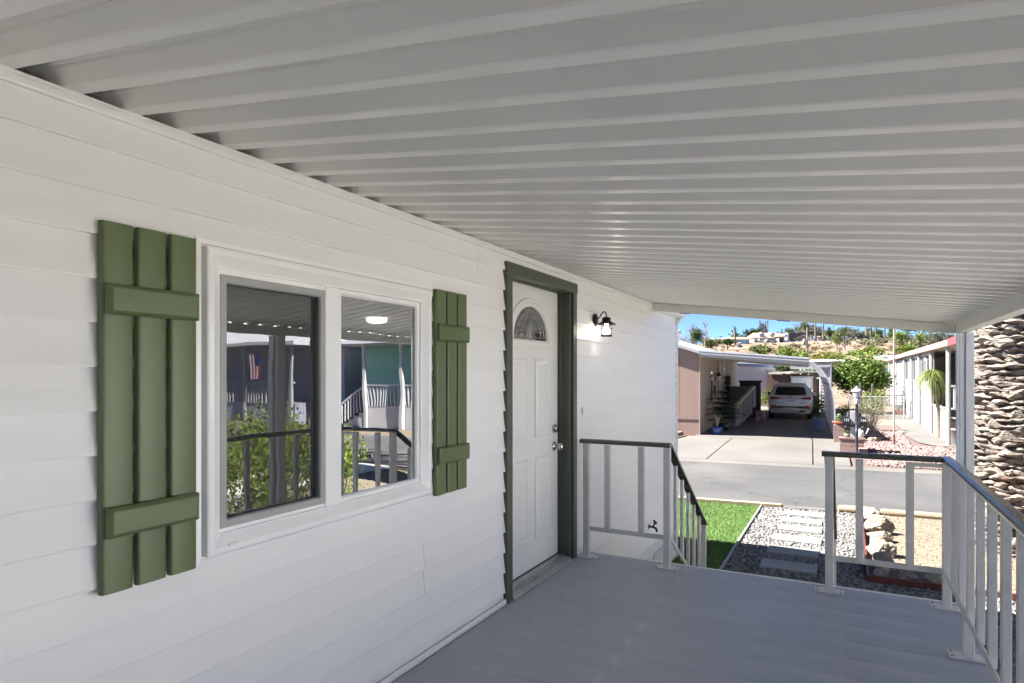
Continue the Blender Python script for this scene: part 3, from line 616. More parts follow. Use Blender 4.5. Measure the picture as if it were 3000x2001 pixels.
stair_rail(r2, -.10, -1)
yy = YR-.27; k = 0
while yy > -8.9:
    if k % 3 == 2 and k > 1 or k == 1 and False: pass
    baluster(r2, .545+.004, yy, 'y', .19); yy -= .2655; k += 1
for py_ in (3.905, 2.05, .2, -1.65, -3.5, -5.35, -7.2): post(r2, .545-.0, py_, True, .226)
cap(r2, (.548, YR+.03, .912), (.548, -8.95, .912))
part('bottom_rail', 'rail_white', r2, lambda b: b.box((.527, -8.95, .205), (.537, YR-.026, .240)), .002)
# ================================================================== PATIO COVER
PC = thing('patio_cover', 'white ribbed metal patio cover sloping down from the wall', 'awning', (.92, 6.8, -.85))
zl = lambda x: 2.2235-.1215*(x+1.9)
PER = .1653; XA, XB = -1.985, .90
prof = [(0, 0), (.003, .0), (.044, .0), (.047, .001), (.0520, .071), (.0555, .075), (.078, .075), (.082, .073), (.118, .038), (.122, .039), (.126, .032), (.160, .001), (PER, 0), (PER+.004, -.0006)]
b = MB(); n = len(prof); vs = []
for x in (XA, -1.0, 0, XB+.03): vs += [(x, yv, zl(x)+z) for yv, z in prof]
b.add(vs, [(j*n+i, j*n+i+1, (j+1)*n+i+1, (j+1)*n+i) for j in range(3) for i in range(n-1)])
b.v = [(x-.92, yv, z+.85) for x, yv, z in b.v]
p0 = b.build('roof_panel', 'panel_paint', PC, 0, False)
ks = list(range(-60, 36)); p0.location = (0, .954+ks[0]*PER-6.8, 0)
for k in ks[1:]: share(p0, 'roof_panel', PC, (0, .954+k*PER-6.8, 0))
part('side_beam', 'beam_paint', PC, lambda b: b.prism([(.868, zl(.868)-.083), (.955, zl(.868)-.083), (.955, zl(.955)+.06), (.950, zl(.955)+.06), (.950, zl(.868)-.002), (.868, zl(.868)-.002)], -9.0, 6.94, 'y'), .003)
part('end_beam', 'beam_paint', PC, lambda b: b.add([(x, yv, zl(x)+dzv) for x in (XW+.03, .867) for yv, dzv in ((6.88, -.085), (6.94, -.085), (6.94, .06), (6.90, .06), (6.90, -.001), (6.88, -.001))], [(0, 1, 7, 6), (1, 2, 8, 7), (2, 3, 9, 8), (3, 4, 10, 9), (4, 5, 11, 10), (5, 0, 6, 11), (0, 5, 4, 3, 2, 1), (6, 7, 8, 9, 10, 11)]), .002)
part('end_clip', 'rubber', PC, lambda b: [b.bar((x, 6.91, zl(x)-.088), (x+.12, 6.91, zl(x+.12)-.088), .03, .006) for x in (-1.6, -.62, .45)])
def col(yc):
    part('column', 'post_paint', PC, lambda b: b.prism([(.862, yc-.045), (.873, yc-.045), (.873, yc-.025), (.882, yc-.025), (.882, yc-.036), (.918, yc-.036), (.918, yc-.025), (.926, yc-.025), (.926, yc-.05), (.985, yc-.05), (.985, yc+.04), (.862, yc+.04)], -.87, zl(.9)-.082, 'z'), .002)
for yc in (6.79, 4.25, 1.2, -2.0, -5.2, -8.4): col(yc)
# ================================================================== NEAR YARD THINGS
names = ['nearest the deck', 'second from the deck', 'third from the deck', 'fourth from the deck', 'third from the street', 'second from the street', 'nearest the street']
for i, (y0, d) in enumerate(((7.28, .36), (7.98, .37), (8.68, .36), (9.38, .34), (10.03, .33), (10.60, .32), (11.14, .33))):
    o = part('stepping_stone', 'slab', None, lambda b: b.box((-.91+random.uniform(-.02, .02), y0, -.87), (-.31+random.uniform(-.02, .02), y0+d, -.832)), .006)
    tag(o, 'pale concrete stepping stone in the gravel, '+names[i], 'paving stone', 'stepping stones')
tag(part('garden_edging', 'edging_grey', None, lambda b: b.box((-1.312, 5.2, -.88), (-1.288, 11.78, -.826)), .004), 'thin grey edging strip between turf and gravel', 'edging')
tag(part('garden_edging', 'edging_red', None, lambda b: (b.box((.205, 8.055, -.88), (.228, 11.92, -.79)), b.box((.205, 8.03, -.88), (2.4, 8.054, -.79))), .003), 'dark red metal edging around the soil bed', 'edging')
def rock_mesh(seed):
    g = random.Random(seed); bm = bmesh.new(); bmesh.ops.create_icosphere(bm, subdivisions=4, radius=1)
    cs = [(Vector((g.gauss(0, 1), g.gauss(0, 1), g.gauss(0, 1))).normalized(), g.uniform(.5, .84)) for _ in range(12)]
    for v in bm.verts:
        for d, k in cs:
            t = v.co.dot(d)
            if t > k: v.co -= d*(t-k)*.92
        q = v.co.copy(); v.co += q.normalized()*(.16*mnoise.fractal(q*1.9+Vector((seed*7, 0, 0)), .8, 2.1, 5)+.05*mnoise.noise(q*9))
    me = bpy.data.meshes.new('rock'); bm.to_mesh(me); bm.free(); me.materials.append(MATS['rock']); return me
RM = [rock_mesh(i) for i in range(6)]
ordn = ['first', 'second', 'third', 'fourth', 'fifth', 'sixth', 'seventh', 'eighth', 'ninth', 'tenth']
def rock(x, y, sx, sy, sz, lab, i):
    o = link('rock', RM[i % 6], None, (x, y, -.86+sz*.55), (random.uniform(-.3, .3), random.uniform(-.3, .3), random.uniform(0, 6)), (sx, sy, sz)); tag(o, lab, 'rock', 'white rocks edging the soil bed')
for i, (x, y, s) in enumerate(((.36, 11.75, .12), (.38, 11.38, .15), (.41, 10.98, .15), (.42, 10.52, .19), (.40, 10.05, .14), (.36, 9.66, .13), (.40, 9.22, .16), (.38, 8.84, .13))):
    rock(x, y, s, s*1.15, s*.78, 'whitish rock behind the red edging, %s from the street' % ordn[i], i)
for i, (x, y, s) in enumerate(((.33, 8.5, .10), (.36, 8.24, .12), (.60, 8.21, .12), (.82, 8.2, .12))):
    rock(x, y, s*1.1, s*.9, s*.85, 'cream rock at the front corner of the red edging, %s from the left' % ordn[i], i+2)
def logp(x0, x1, y0, r, lab, mat='log'):
    b = MB(); b.tube([(x, SY(x, y0)+random.uniform(-.01, .01), -.83) for x in np.linspace(x0, x1, 6)], [r*random.uniform(.93, 1.05) for _ in range(6)], 10); tag(b.build('curb_log', mat), lab, 'log', 'timber edging along the street')
logp(-.12, .38, 11.92, .075, 'short round pale log at the street end of the gravel'); logp(.5, 1.62, 11.90, .07, 'long round log edging the soil bed by the street'); logp(1.66, 2.9, 11.9, .07, 'round log edging beside the palm trunk foot')
tag(part('curb_timber', 'log', None, lambda b: b.add([(x, SY(x, yv), z) for z in (-.88, -.80) for x, yv in ((-3.6, 11.80), (-.98, 11.80), (-.98, 11.92), (-3.6, 11.92))], [(0, 3, 2, 1), (4, 5, 6, 7), (0, 1, 5, 4), (1, 2, 6, 5), (2, 3, 7, 6), (3, 0, 4, 7)]), .01), 'flat pinkish timber edging between turf and street', 'timber')
tag(part('curb_strip', 'concrete', None, lambda b: b.add([(x, SY(x, yv), z) for z in (-.88, -.838) for x, yv in ((-.97, 11.78), (-.15, 11.78), (-.15, 11.99), (-.97, 11.99))], [(0, 3, 2, 1), (4, 5, 6, 7), (0, 1, 5, 4), (1, 2, 6, 5), (2, 3, 7, 6), (3, 0, 4, 7)]), .008), 'low worn concrete curb strip at the end of the stepping stones', 'curb')
# ---- big palm
PX, PY, PR = 2.02, 10.5, .56
pt = thing('palm_tree', 'thick date palm trunk covered in old leaf bases by the porch post', 'palm tree', (PX, PY, -.87))
tr = part('trunk', 'boot_core', pt, lambda b: b.tube([(PX, PY, z) for z in (-.95, -.5, 1, 3, 6.2)], [PR+.06, PR, PR-.02, PR-.03, PR-.06], 28))
def boot_mesh(seed):
    g = random.Random(seed+20); bm = bmesh.new(); bmesh.ops.create_icosphere(bm, subdivisions=3, radius=1)
    cs = [(Vector((g.gauss(0, 1), abs(g.gauss(0, 1))+.2, g.gauss(0, .9))).normalized(), g.uniform(.45, .82)) for _ in range(12)]
    for v in bm.verts:
        for d, k in cs:
            t = v.co.dot(d)
            if t > k: v.co -= d*(t-k)*.95
        q = v.co.copy(); v.co += q.normalized()*(.14*mnoise.noise(Vector((q.x*2.2, q.y*2.2, q.z*6))+Vector((seed*5, 0, 0)))+g.uniform(-.03, .03))
        x, y, z = v.co                                # x tangential, y outwards, z up
        k = max(0.0, 1-abs(x)**1.6); lip = max(0, y)*k
        v.co = (x*.138, y*(.05+.05*k), z*(.026+.034*k)+.026*lip+.010*math.sin(x*5+seed)*(1-k*.5))
    me = bpy.data.meshes.new('leaf_base'); bm.to_mesh(me); bm.free(); me.materials.append(MATS['boot']); return me
BM_ = [boot_mesh(i) for i in range(14)]
NR, PITCH = 20, .074
rest_v = []; rest_f = []
nb = 0
for row in range(-1, 96):
    for k in range(NR):
        a = 2*math.pi*(k+(row % 2)*.5+row*.13+random.uniform(-.1, .1))/NR; z = -.84+row*PITCH+random.uniform(-.02, .02); rr = PR+random.uniform(-.02, .025)
        nx, ny = math.cos(a), math.sin(a); x, y = PX+nx*rr, PY+ny*rr; me = BM_[random.randrange(14)]
        s = random.uniform(.8, 1.25); rot = (random.uniform(-.25, .15), random.uniform(-.22, .22), a-math.pi/2)
        px = 1500+1850*(x*CT+y*ST)/(-x*ST+y*CT)
        if nx*(-PX)+ny*(-PY) > 0 and px < 3015 and .15 < z < 2.3 and nb < 298:
            o = link('leaf_base', me, pt, (x-PX, y-PY, z+.87), rot, (s, random.uniform(.9, 1.4), s*random.uniform(.8, 1.15))); nb += 1
        else:
            mt = Matrix.Translation((x-PX, y-PY, z+.87)) @ (Matrix.Rotation(rot[2], 4, 'Z') @ Matrix.Rotation(rot[1], 4, 'Y') @ Matrix.Rotation(rot[0], 4, 'X')) @ Matrix.Diagonal((s, 1.15, s, 1))
            base = len(rest_v)
            if ny > .5 and z < 3: continue
            rest_v += [tuple(mt @ v.co) for v in me.vertices]; rest_f += [tuple(base+i for i in p.vertices) for p in me.polygons]
o = link('leaf_bases', np_mesh('leaf_bases', rest_v, rest_f, 'boot'), pt); o['kind'] = 'stuff'
def frond_mesh(L, n, mat, droop, wid):
    vs = []; fs = []; 
    def P(t): return Vector((0, L*t*(1-.18*t*droop), L*(.42*t-.75*droop*t*t)))
    for i in range(n):
        t = .12+.86*i/n; p = P(t); ln = wid*math.sin(math.pi*min(1, t*.9+.1))**.6
        for s in (-1, 1):
            e = p+Vector((s*ln*.8, ln*.45, -.12*ln)); q = P(min(1, t+.02)); b0 = len(vs); vs += [p, e, q+Vector((0, 0, .01))]; fs.append((b0, b0+1, b0+2))
    V = [tuple(v) for v in vs]
    for i in range(8):
        a, b_ = P(i/8), P((i+1)/8); b0 = len(V); r = .035*(1-i/9); V += [(a.x-r, a.y, a.z), (a.x+r, a.y, a.z), (b_.x+r, b_.y, b_.z), (b_.x-r, b_.y, b_.z)]; fs2 = (b0, b0+1, b0+2); fs.append(fs2); fs.append((b0, b0+2, b0+3))
    return np_mesh('frond', V, fs, mat)
FM = frond_mesh(3.6, 46, 'leaf_palm', .9, .5)
for i in range(46):
    el = random.uniform(-.35, 1.0); link('frond', FM, pt, (0, 0, 7.0+.4*math.sin(el)), (el, 0, i*2.399), (1, 1, 1))
# ================================================================== LOT OPPOSITE
def AW(lx, ly, z): return (*AL(lx, ly), z)
def abox(b, x0, x1, y0, y1, z0, z1):
    vs = [AW(x, y, z) for z in (z0, z1) for x, y in ((x0, y0), (x1, y0), (x1, y1), (x0, y1))]
    b.add(vs, [(0, 3, 2, 1), (4, 5, 6, 7), (0, 1, 5, 4), (1, 2, 6, 5), (2, 3, 7, 6), (3, 0, 4, 7)])
B = thing('mobile_home', 'pinkish brown mobile home across the street beside the carport', 'house', (*AL(0, 0), -.75), AR)
part('wall', 'home_tan', B, lambda b: abox(b, -6.9, -.02, .03, 13.5, -.8, 2.13))
xs = [-7, -5.75, -4.5, -3.25, -2.0, -1.35, -.70, -.012]
for a, c in zip(xs[:-1], xs[1:]):
    part('wall_panel', 'home_pink', B, lambda b: (abox(b, a+.006, c-.006, 0, .028, -.12, 2.05)), .003)
    part('skirt_panel', 'home_pink', B, lambda b: (abox(b, a+.006, c-.006, .008, .029, -.85, -.19)), .003)
part('belt_board', 'home_pink', B, lambda b: abox(b, -7, 0, -.012, .028, -.185, -.125))
part('gable', 'home_pink', B, lambda b: b.add([AW(-7, .005, 2.056), AW(0, .005, 2.056), AW(0, .005, 2.2), AW(-3.5, .005, 3.35), AW(-7, .005, 2.2)], [(0, 1, 2, 3, 4)]))
part('corner_board', 'home_tan', B, lambda b: abox(b, -.01, .02, -.014, .03, -.8, 2.1))
def slope(b, x0, z0, x1, z1, y0, y1, t):
    b.add([AW(x, y, z+o) for o in (0, t) for x, z, y in ((x0, z0, y0), (x1, z1, y0), (x1, z1, y1), (x0, z0, y1))], [(0, 3, 2, 1), (4, 5, 6, 7), (0, 1, 5, 4), (1, 2, 6, 5), (2, 3, 7, 6), (3, 0, 4, 7)])
rf = part('roof', 'roof_white', B, lambda b: (slope(b, -3.5, 3.36, .06, 2.20, -.12, 13.7, .10), slope(b, -7.1, 2.20, -3.5, 3.36, -.12, 13.7, .10)))
part('fascia', 'white_far', B, lambda b: (slope(b, -3.5, 3.30, .07, 2.13, -.16, -.121, .10),))
part('roof_vent', 'white_far', rf, lambda b: b.lathe([(.10, 2.45), (.10, 2.86), (.16, 2.88), (.17, 3.0), (.12, 3.06), (0, 3.06)], AW(-.95, .9, 0), 14))
part('eave_board', 'cream', B, lambda b: abox(b, .0, .03, -.05, 13.4, 2.0, 2.13))
w = part('window', 'white_far', B, lambda b: abox(b, -.01, .035, 2.55, 3.15, .28, 1.62)); part('pane', 'far_glass', w, lambda b: abox(b, .03, .04, 2.63, 3.07, .36, 1.54))
d1 = part('door', 'white_far', B, lambda b: abox(b, -.01, .03, 5.2, 6.1, .0, 1.95)); part('door_surround', 'cream', B, lambda b: (abox(b, -.01, .05, 5.05, 5.19, .0, 2.0), abox(b, -.01, .05, 6.11, 6.25, .0, 2.0)))
ft = part('window', 'cream', B, lambda b: abox(b, -.01, .03, 6.6, 7.2, 1.1, 1.9)); part('pane', 'far_glass', ft, lambda b: abox(b, .025, .036, 6.68, 7.12, 1.18, 1.82))
wl = thing('wall_lantern', 'small black wall lantern on the brown home beside its window', 'lantern', AW(.03, 4.25, 1.2), AR)
part('back_plate', 'black_metal', wl, lambda b: abox(b, .0, .02, 4.2, 4.3, 1.15, 1.5)); part('shade', 'black_metal', wl, lambda b: b.lathe([(0, 1.5), (.05, 1.48), (.10, 1.36), (.09, 1.34)], AW(.13, 4.25, 0), 10)); part('jar', 'lamp_white', wl, lambda b: b.lathe([(.07, 1.35), (.06, 1.15), (.02, 1.12), (0, 1.12)], AW(.13, 4.25, 0), 10))
pq = thing('wall_plaque', 'dark vertical number plaque on the brown home under its lantern', 'plaque', AW(.03, 4.0, .8), AR)
part('board', 'black_metal', pq, lambda b: abox(b, .0, .02, 3.78, 3.92, .62, .98)); part('carved_piece', 'cabinet', pq, lambda b: (abox(b, .0, .03, 4.0, 4.14, .70, .95), abox(b, .0, .03, 4.02, 4.12, .50, .66)))
sc_ = thing('wall_ornament', 'tall dark carved ornament on the back wall of the brown home', 'ornament', AW(.05, 7.9, .9), AR)
part('carving', 'cabinet', sc_, lambda b: [b.lathe([(0, z), (.12, z+.05), (.14, z+.16), (.06, z+.24), (0, z+.25)], AW(.1, 7.9, 0), 8) for z in (.15, .4, .65, .9, 1.12)])
# ---- carport
CP = thing('carport', 'white metal carport awning with curved slatted side across the street', 'carport', AW(4.3, 0, -.75), AR)
part('roof_sheet', 'roof_white', CP, lambda b: slope(b, .03, 2.10, 3.5, 1.80, -.04, 13.0, .05))
part('front_fascia', 'white_far', CP, lambda b: (slope(b, .0, 2.14, 3.52, 1.83, -.16, -.045, .09), slope(b, .0, 2.055, 3.52, 1.745, -.12, -.05, .085)))
part('fascia_channel', 'arch_alu', CP, lambda b: slope(b, .0, 2.235, 3.52, 1.925, -.17, -.05, .05))
part('roof_pan', 'panel_paint', CP, lambda b: [slope(b, .05, 2.06, 3.48, 1.765, .1+i*.6, .22+i*.6, .045) for i in range(21)])
AP = [(3.46, 1.86), (3.64, 1.80), (3.83, 1.62), (3.99, 1.38), (4.11, 1.10), (4.19, .80), (4.235, .45), (4.25, .1), (4.255, -.3)]
def arch_slat(y0, y1, name='slat', mat='arch_alu', off=0, zb=None):
    b = MB(); pts = AP+[(4.255, dz(AL(4.25, y0)[1])+.02)]; n = len(pts); vs = []
    for y in (y0, y1):
        for dx in (0, .03): vs += [AW(x+dx+off, y, z) for x, z in pts]
    fs = []
    for i in range(n-1): fs += [(i, i+1, 2*n+i+1, 2*n+i), (n+i, 3*n+i, 3*n+i+1, n+i+1), (i, n+i, n+i+1, i+1), (2*n+i, 2*n+i+1, 3*n+i+1, 3*n+i)]
    b.add(vs, fs); return b.build(name, mat, CP)
arch_slat(-.16, .0, 'arch_post', 'white_far', .01)
for i in range(26): arch_slat(.22+i*.49, .22+i*.49+.17)
part('side_rail', 'arch_alu', CP, lambda b: (abox(b, 4.12, 4.17, .0, 12.9, 1.02, 1.08), abox(b, 3.45, 3.52, -.02, 12.9, 1.78, 1.86)))
# ---- stairs and railing of the brown home
ST_ = thing('entry_stairs', 'steps with white slatted railing up to the brown home door', 'stairs', AW(.6, 4.0, -.7), AR)
for k in range(5):
    part('step', 'gate_grey', ST_, lambda b: abox(b, .04, .80, 3.75+k*.34, 6.9, -.72+k*.14, -.58+k*.14))
for k in range(9):
    y = 3.72+k*.30; zt = .12+min(k, 9)*.082
    part('picket', 'white_far', ST_, lambda b: abox(b, .84+.05*k, .875+.05*k, y, y+.16, -.72+max(0, k-1)*.06, zt))
def hr(b): b.add([AW(x+.167*(y-3.66), y, z) for x in (.80, .92) for y, z in ((3.66, .10), (3.66, .18), (6.4, .92), (6.4, .84))], [(0, 1, 2, 3), (7, 6, 5, 4), (0, 4, 5, 1), (1, 5, 6, 2), (2, 6, 7, 3), (3, 7, 4, 0)])
part('handrail', 'cream', ST_, hr)
part('landing_panel', 'gate_grey', ST_, lambda b: (abox(b, 1.28, 1.32, 6.42, 7.9, -.05, .86), abox(b, .10, 1.32, 7.9, 7.94, -.05, .86)))
A0 = A0+Vector((.4, 0))
cb = thing('storage_cabinet', 'tall dark cabinet with open top behind the entry steps', 'cabinet', AW(.6, 8.6, -.68), AR)
part('carcass', 'cabinet', cb, lambda b: (abox(b, .15, 1.05, 8.6, 9.3, -.68, 1.05), abox(b, .1, 1.12, 8.55, 9.35, 1.05, 1.12))); part('door', 'pot_dark', cb, lambda b: (abox(b, .19, .59, 8.57, 8.6, -.6, .98), abox(b, .62, 1.01, 8.57, 8.6, -.6, .98)))
sb = thing('storage_bin', 'grey and red patterned plastic bin beside the entry steps', 'bin', AW(1.15, 7.3, -.66), AR)
part('tub', 'plastic_bin', sb, lambda b: abox(b, .95, 1.35, 7.0, 7.5, -.66, -.28), .03); part('lid', 'gate_grey', sb, lambda b: abox(b, .93, 1.37, 6.98, 7.52, -.285, -.24), .02)
bk = thing('bucket', 'blue plastic bucket on the carport floor left of the car', 'bucket', AW(1.55, 10, -.63), AR)
part('pail', 'bucket_blue', bk, lambda b: b.lathe([(0, -.63), (.14, -.63), (.18, -.28), (.19, -.27), (.165, -.28), (.13, -.6)], AW(1.55, 10, 0), 16)); part('bail', 'wire', bk, lambda b: b.tube([AW(1.55+.18*math.cos(a), 10, -.28+.12*math.sin(a)) for a in np.linspace(0, math.pi, 9)], .008, 5))
A0 = A0-Vector((.4, 0))
# ---- shed, white home behind, white outbuilding
A0 = A0+Vector((.75, 0))
SD = thing('shed', 'dark brown shed with white door behind the parked car', 'shed', AW(2.2, 15.2, -.55), AR)
for i in range(6): part('wall_board', 'shed_brown', SD, lambda b: abox(b, .92+i*.5, 1.415+i*.5, 15.2, 15.26, -.6, 1.40+.03*i))
part('roof', 'roof_white', SD, lambda b: slope(b, .75, 1.42, 4.0, 1.62, 15.0, 18, .09)); part('body', 'shed_brown', SD, lambda b: abox(b, .93, 3.9, 15.27, 18, -.6, 1.40))
dd = part('door', 'bluewhite', SD, lambda b: abox(b, 1.96, 2.90, 15.14, 15.2, -.6, 1.22)); part('door_frame', 'white_far', dd, lambda b: (abox(b, 1.88, 1.96, 15.12, 15.2, -.6, 1.22), abox(b, 2.90, 2.98, 15.12, 15.2, -.6, 1.22), abox(b, 1.85, 3.01, 15.12, 15.2, 1.222, 1.30)))
part('flood_light', 'lamp_white', SD, lambda b: (b.lathe([(0, 1.16), (.10, 1.18), (.12, 1.28), (0, 1.30)], AW(3.22, 15.12, 0), 10), b.lathe([(0, 1.38), (.05, 1.40), (.05, 1.46), (0, 1.48)], AW(2.35, 15.1, 0), 8), b.lathe([(0, 1.36), (.05, 1.38), (.05, 1.43), (0, 1.45)], AW(2.75, 15.1, 0), 8)))
wc = thing('wind_chime', 'white wind chime hanging in front of the brown shed', 'wind chime', AW(3.62, 15.0, .4), AR)
part('ornament', 'lamp_white', wc, lambda b: (b.lathe([(0, .84), (.09, .80), (.09, .74), (0, .70)], AW(3.6, 15.05, 0), 6), abox(b, 3.63, 3.75, 15.0, 15.05, .42, .68), abox(b, 3.56, 3.60, 15.02, 15.05, .25, .34), abox(b, 3.66, 3.70, 15.02, 15.05, .25, .36))); part('hook', 'black_metal', wc, lambda b: b.tube([AW(3.4, 15.1, 1.02), AW(3.5, 15.05, 1.05), AW(3.66, 15.02, 1.0), AW(3.66, 15.02, .66)], .02, 5))
WH = thing('mobile_home', 'bluish white sided home with blue eave far behind the carport', 'house', AW(-2, 17, -.55), AR)
for k in range(11): part('siding_board', 'bluewhite', WH, lambda b: b.add([AW(x, 17-dy, -.6+k*.225+o) for x in (-8, .55) for dy, o in ((0, .225), (.03, 0), (0, 0))], [(0, 1, 4, 3), (1, 2, 5, 4)]))
part('wall', 'bluewhite', WH, lambda b: abox(b, -8, .55, 17.01, 28, -.6, 1.88)); part('corner_column', 'cream', WH, lambda b: abox(b, .56, .86, 16.9, 17.2, -.6, 1.72))
part('eave', 'slate_blue', WH, lambda b: (slope(b, -8, 2.2, .9, 1.80, 16.6, 16.7, .17),)); part('roof', 'roof_white', WH, lambda b: (slope(b, -8, 2.38, .95, 1.98, 16.55, 28, .10)))
A0 = A0-Vector((.75, 0))
OB = thing('outbuilding', 'narrow white sided outbuilding right of the carport arch', 'shed', AW(4.3, 13.4, -.6), AR)
for k in range(15): part('siding_board', 'white_far', OB, lambda b: b.add([AW(x, 13.4-dy, -.6+k*.16+o) for x in (4.05, 4.52) for dy, o in ((0, .16), (.02, 0), (0, 0))], [(0, 1, 4, 3), (1, 2, 5, 4)]))
part('wall', 'white_far', OB, lambda b: abox(b, 4.05, 4.52, 13.41, 15.0, -.6, 1.80)); part('roof_frame', 'white_far', OB, lambda b: (abox(b, 2.6, 4.56, 13.3, 13.38, 1.78, 1.90), abox(b, 4.52, 4.58, 13.3, 15.1, -.6, 1.90), abox(b, 2.6, 4.5, 14.9, 15.0, 1.70, 1.82))); part('lattice_slat', 'cabinet', OB, lambda b: [abox(b, 3.75, 4.04, 13.5, 13.54, 1.25+.16*i, 1.34+.16*i) for i in range(3)])
# ---- SUV
def suv():
    c0 = AL(2.76, 8.05); z0 = dz(c0[1])
    S = thing('parked_car', 'silver beige SUV parked nose first under the carport', 'car', (*c0, z0), AR)
    def P(name, mat, fn, par=None, bev=0):
        b = MB(); fn(b); return b.build(name, mat, par or S, bev, False)
    # rows from sill to roof: half width and y position for rear face, then stations forward
    rows = [(.84, .30, .10), (.90, .42, .03), (.925, .62, .0), (.935, .80, .02), (.93, .95, .03), (.915, 1.04, .05), (.885, 1.10, .10), (.80, 1.32, .28), (.70, 1.52, .46), (.60, 1.60, .62), (.40, 1.635, .78)]
    fr = [-1, -.78, -.4, 0, .4, .78, 1]
    def body(b):
        vs = []; fs = []; nf = len(fr); nr = len(rows)
        for w, z, y in rows:
            for f in fr: vs.append((w*f, y+.10*abs(f)**4, z+(.012*(1-f*f) if z > 1.4 else 0)))
        for i in range(nr-1):
            for j in range(nf-1): fs.append((i*nf+j, i*nf+j+1, (i+1)*nf+j+1, (i+1)*nf+j))
        b.add(vs, fs, True)
        sts = [None, (.9, 1.0, 1.0), (1.8, 1.0, 1.01), (2.6, 1.0, 1.0), (3.1, 1.0, .90), (3.6, .99, .66), (4.3, .95, .60), (4.65, .86, .54), (4.72, .74, .45)]
        def sect(st):
            y, wk, zk = st; out = []
            for w, z, yy in rows:
                zz = z if z <= 1.04 else 1.04+(z-1.04)*max(0, (zk-.64)/.36)
                if zk < .64: zz = min(z, 1.04)*(.75+.25*zk/.64) if z > .6 else z
                out.append((w*wk, y, zz))
            return out
        for sgn in (-1, 1):
            loops = [[(sgn*w, y+.10, z) for w, z, y in rows]]+[[(sgn*x, y, z) for x, y, z in sect(s)] for s in sts[1:]]
            vs = [v for l in loops for v in l]; fs = []
            for i in range(len(loops)-1):
                for j in range(nr-1): fs.append((i*nr+j, (i+1)*nr+j, (i+1)*nr+j+1, i*nr+j+1))
            b.add(vs, fs, True)
        tops = [[(x, y, z) for x, y, z in [( .40, .88, 1.635)]]]+[[sect(s)[-1]] for s in sts[1:]]
        vs = []
        for t in tops: x, y, z = t[0]; vs += [(-x, y, z), (x, y, z)]
        b.add(vs, [(2*i, 2*i+1, 2*i+3, 2*i+2) for i in range(len(tops)-1)], True)
        f = sect(sts[-1]); n = len(f); b.add([(-x, y, z) for x, y, z in f]+[(x, y, z) for x, y, z in f], [(i, i+1, n+i+1, n+i) for i in range(n-1)])
        b.box((-.8, .2, .28), (.8, 4.5, .32))
    P('body', 'car_paint', body)
    def yr(z, f=0): return float(np.interp(z, [r[1] for r in rows], [r[2] for r in rows]))+.10*abs(f)**4
    def wr(z): return float(np.interp(z, [r[1] for r in rows], [r[0] for r in rows]))
    def patch(b, poly, off=.012, n=1):               # outline given as (x, z) hugging the tail
        vs = [(x, yr(z, x/wr(z))-off, z) for x, z in poly]; vs2 = [(x, yr(z, x/wr(z))+.02, z) for x, z in poly]; m = len(poly)
        b.add(vs+vs2, [tuple(range(m))]+[(i, (i+1) % m, m+(i+1) % m, m+i) for i in range(m)])
    P('rear_window', 'car_glass', lambda b: [patch(b, q) for q in ([(-.66, 1.12), (-.28, 1.10), (-.28, 1.30), (-.62, 1.31)], [(-.62, 1.31), (-.28, 1.30), (-.28, 1.47), (-.56, 1.46)], [(-.28, 1.10), (.28, 1.10), (.28, 1.30), (-.28, 1.30)], [(-.28, 1.30), (.28, 1.30), (.28, 1.475), (-.28, 1.475)], [(.28, 1.10), (.66, 1.12), (.62, 1.31), (.28, 1.30)], [(.28, 1.30), (.62, 1.31), (.56, 1.46), (.28, 1.47)])])
    for s in (-1, 1):
        P('tail_light', 'tail_red', lambda b: patch(b, [(s*.84, .905), (s*.48, .935), (s*.40, .955), (s*.50, 1.0), (s*.84, 1.02)][::s], .018))
        lo = P('fog_light', 'tail_red', lambda b: patch(b, [(s*.80, .515), (s*.64, .53), (s*.52, .60), (s*.66, .64), (s*.80, .635)][::s], .022)); P('reflector', 'tail_amber', lambda b: patch(b, [(s*.78, .55), (s*.68, .56), (s*.66, .60), (s*.78, .60)][::s], .028), lo)
        P('chrome_strip', 'chrome', lambda b: b.tube([(s*.84, yr(.5, .9)-.02, .50), (s*.66, yr(.5, .7)-.03, .505), (s*.48, yr(.6)-.03, .61)], .014, 6))
        m = P('mirror', 'car_paint' if s > 0 else 'car_dark', lambda b: b.tube([(s*.90, 3.15, 1.06), (s*1.02, 3.10, 1.08), (s*1.10, 3.10, 1.10)], [.05, .09, .07], 8))
        P('roof_rail', 'chrome', lambda b: b.tube([(s*.60, .85, 1.60), (s*.61, 1.0, 1.68), (s*.61, 2.4, 1.69), (s*.60, 2.6, 1.62)], .02, 6))
        P('side_window', 'car_glass', lambda b: b.add([(s*(.915), 3.0, 1.08), (s*.91, .75, 1.10), (s*.74, .85, 1.46), (s*.715, 2.5, 1.50)], [(0, 1, 2, 3)]))
        for y in (.88, 3.72):
            t = P('wheel', 'tyre', lambda b: b.lathe([(.24, s*.70), (.34, s*.70), (.355, s*.74), (.355, s*.90), (.34, s*.935), (.24, s*.935)], (0, y, .355), 24, 'x')); P('rim', 'alu', lambda b: (b.lathe([(0, s*.91), (.06, s*.92), (.10, s*.90), (.24, s*.92)], (0, y, .355), 20, 'x')), t)
    P('bumper', 'car_dark', lambda b: (patch(b, [(-.86, .30), (.86, .30), (.88, .46), (.60, .50), (.50, .575), (-.50, .575), (-.60, .50), (-.88, .46)], .012)))
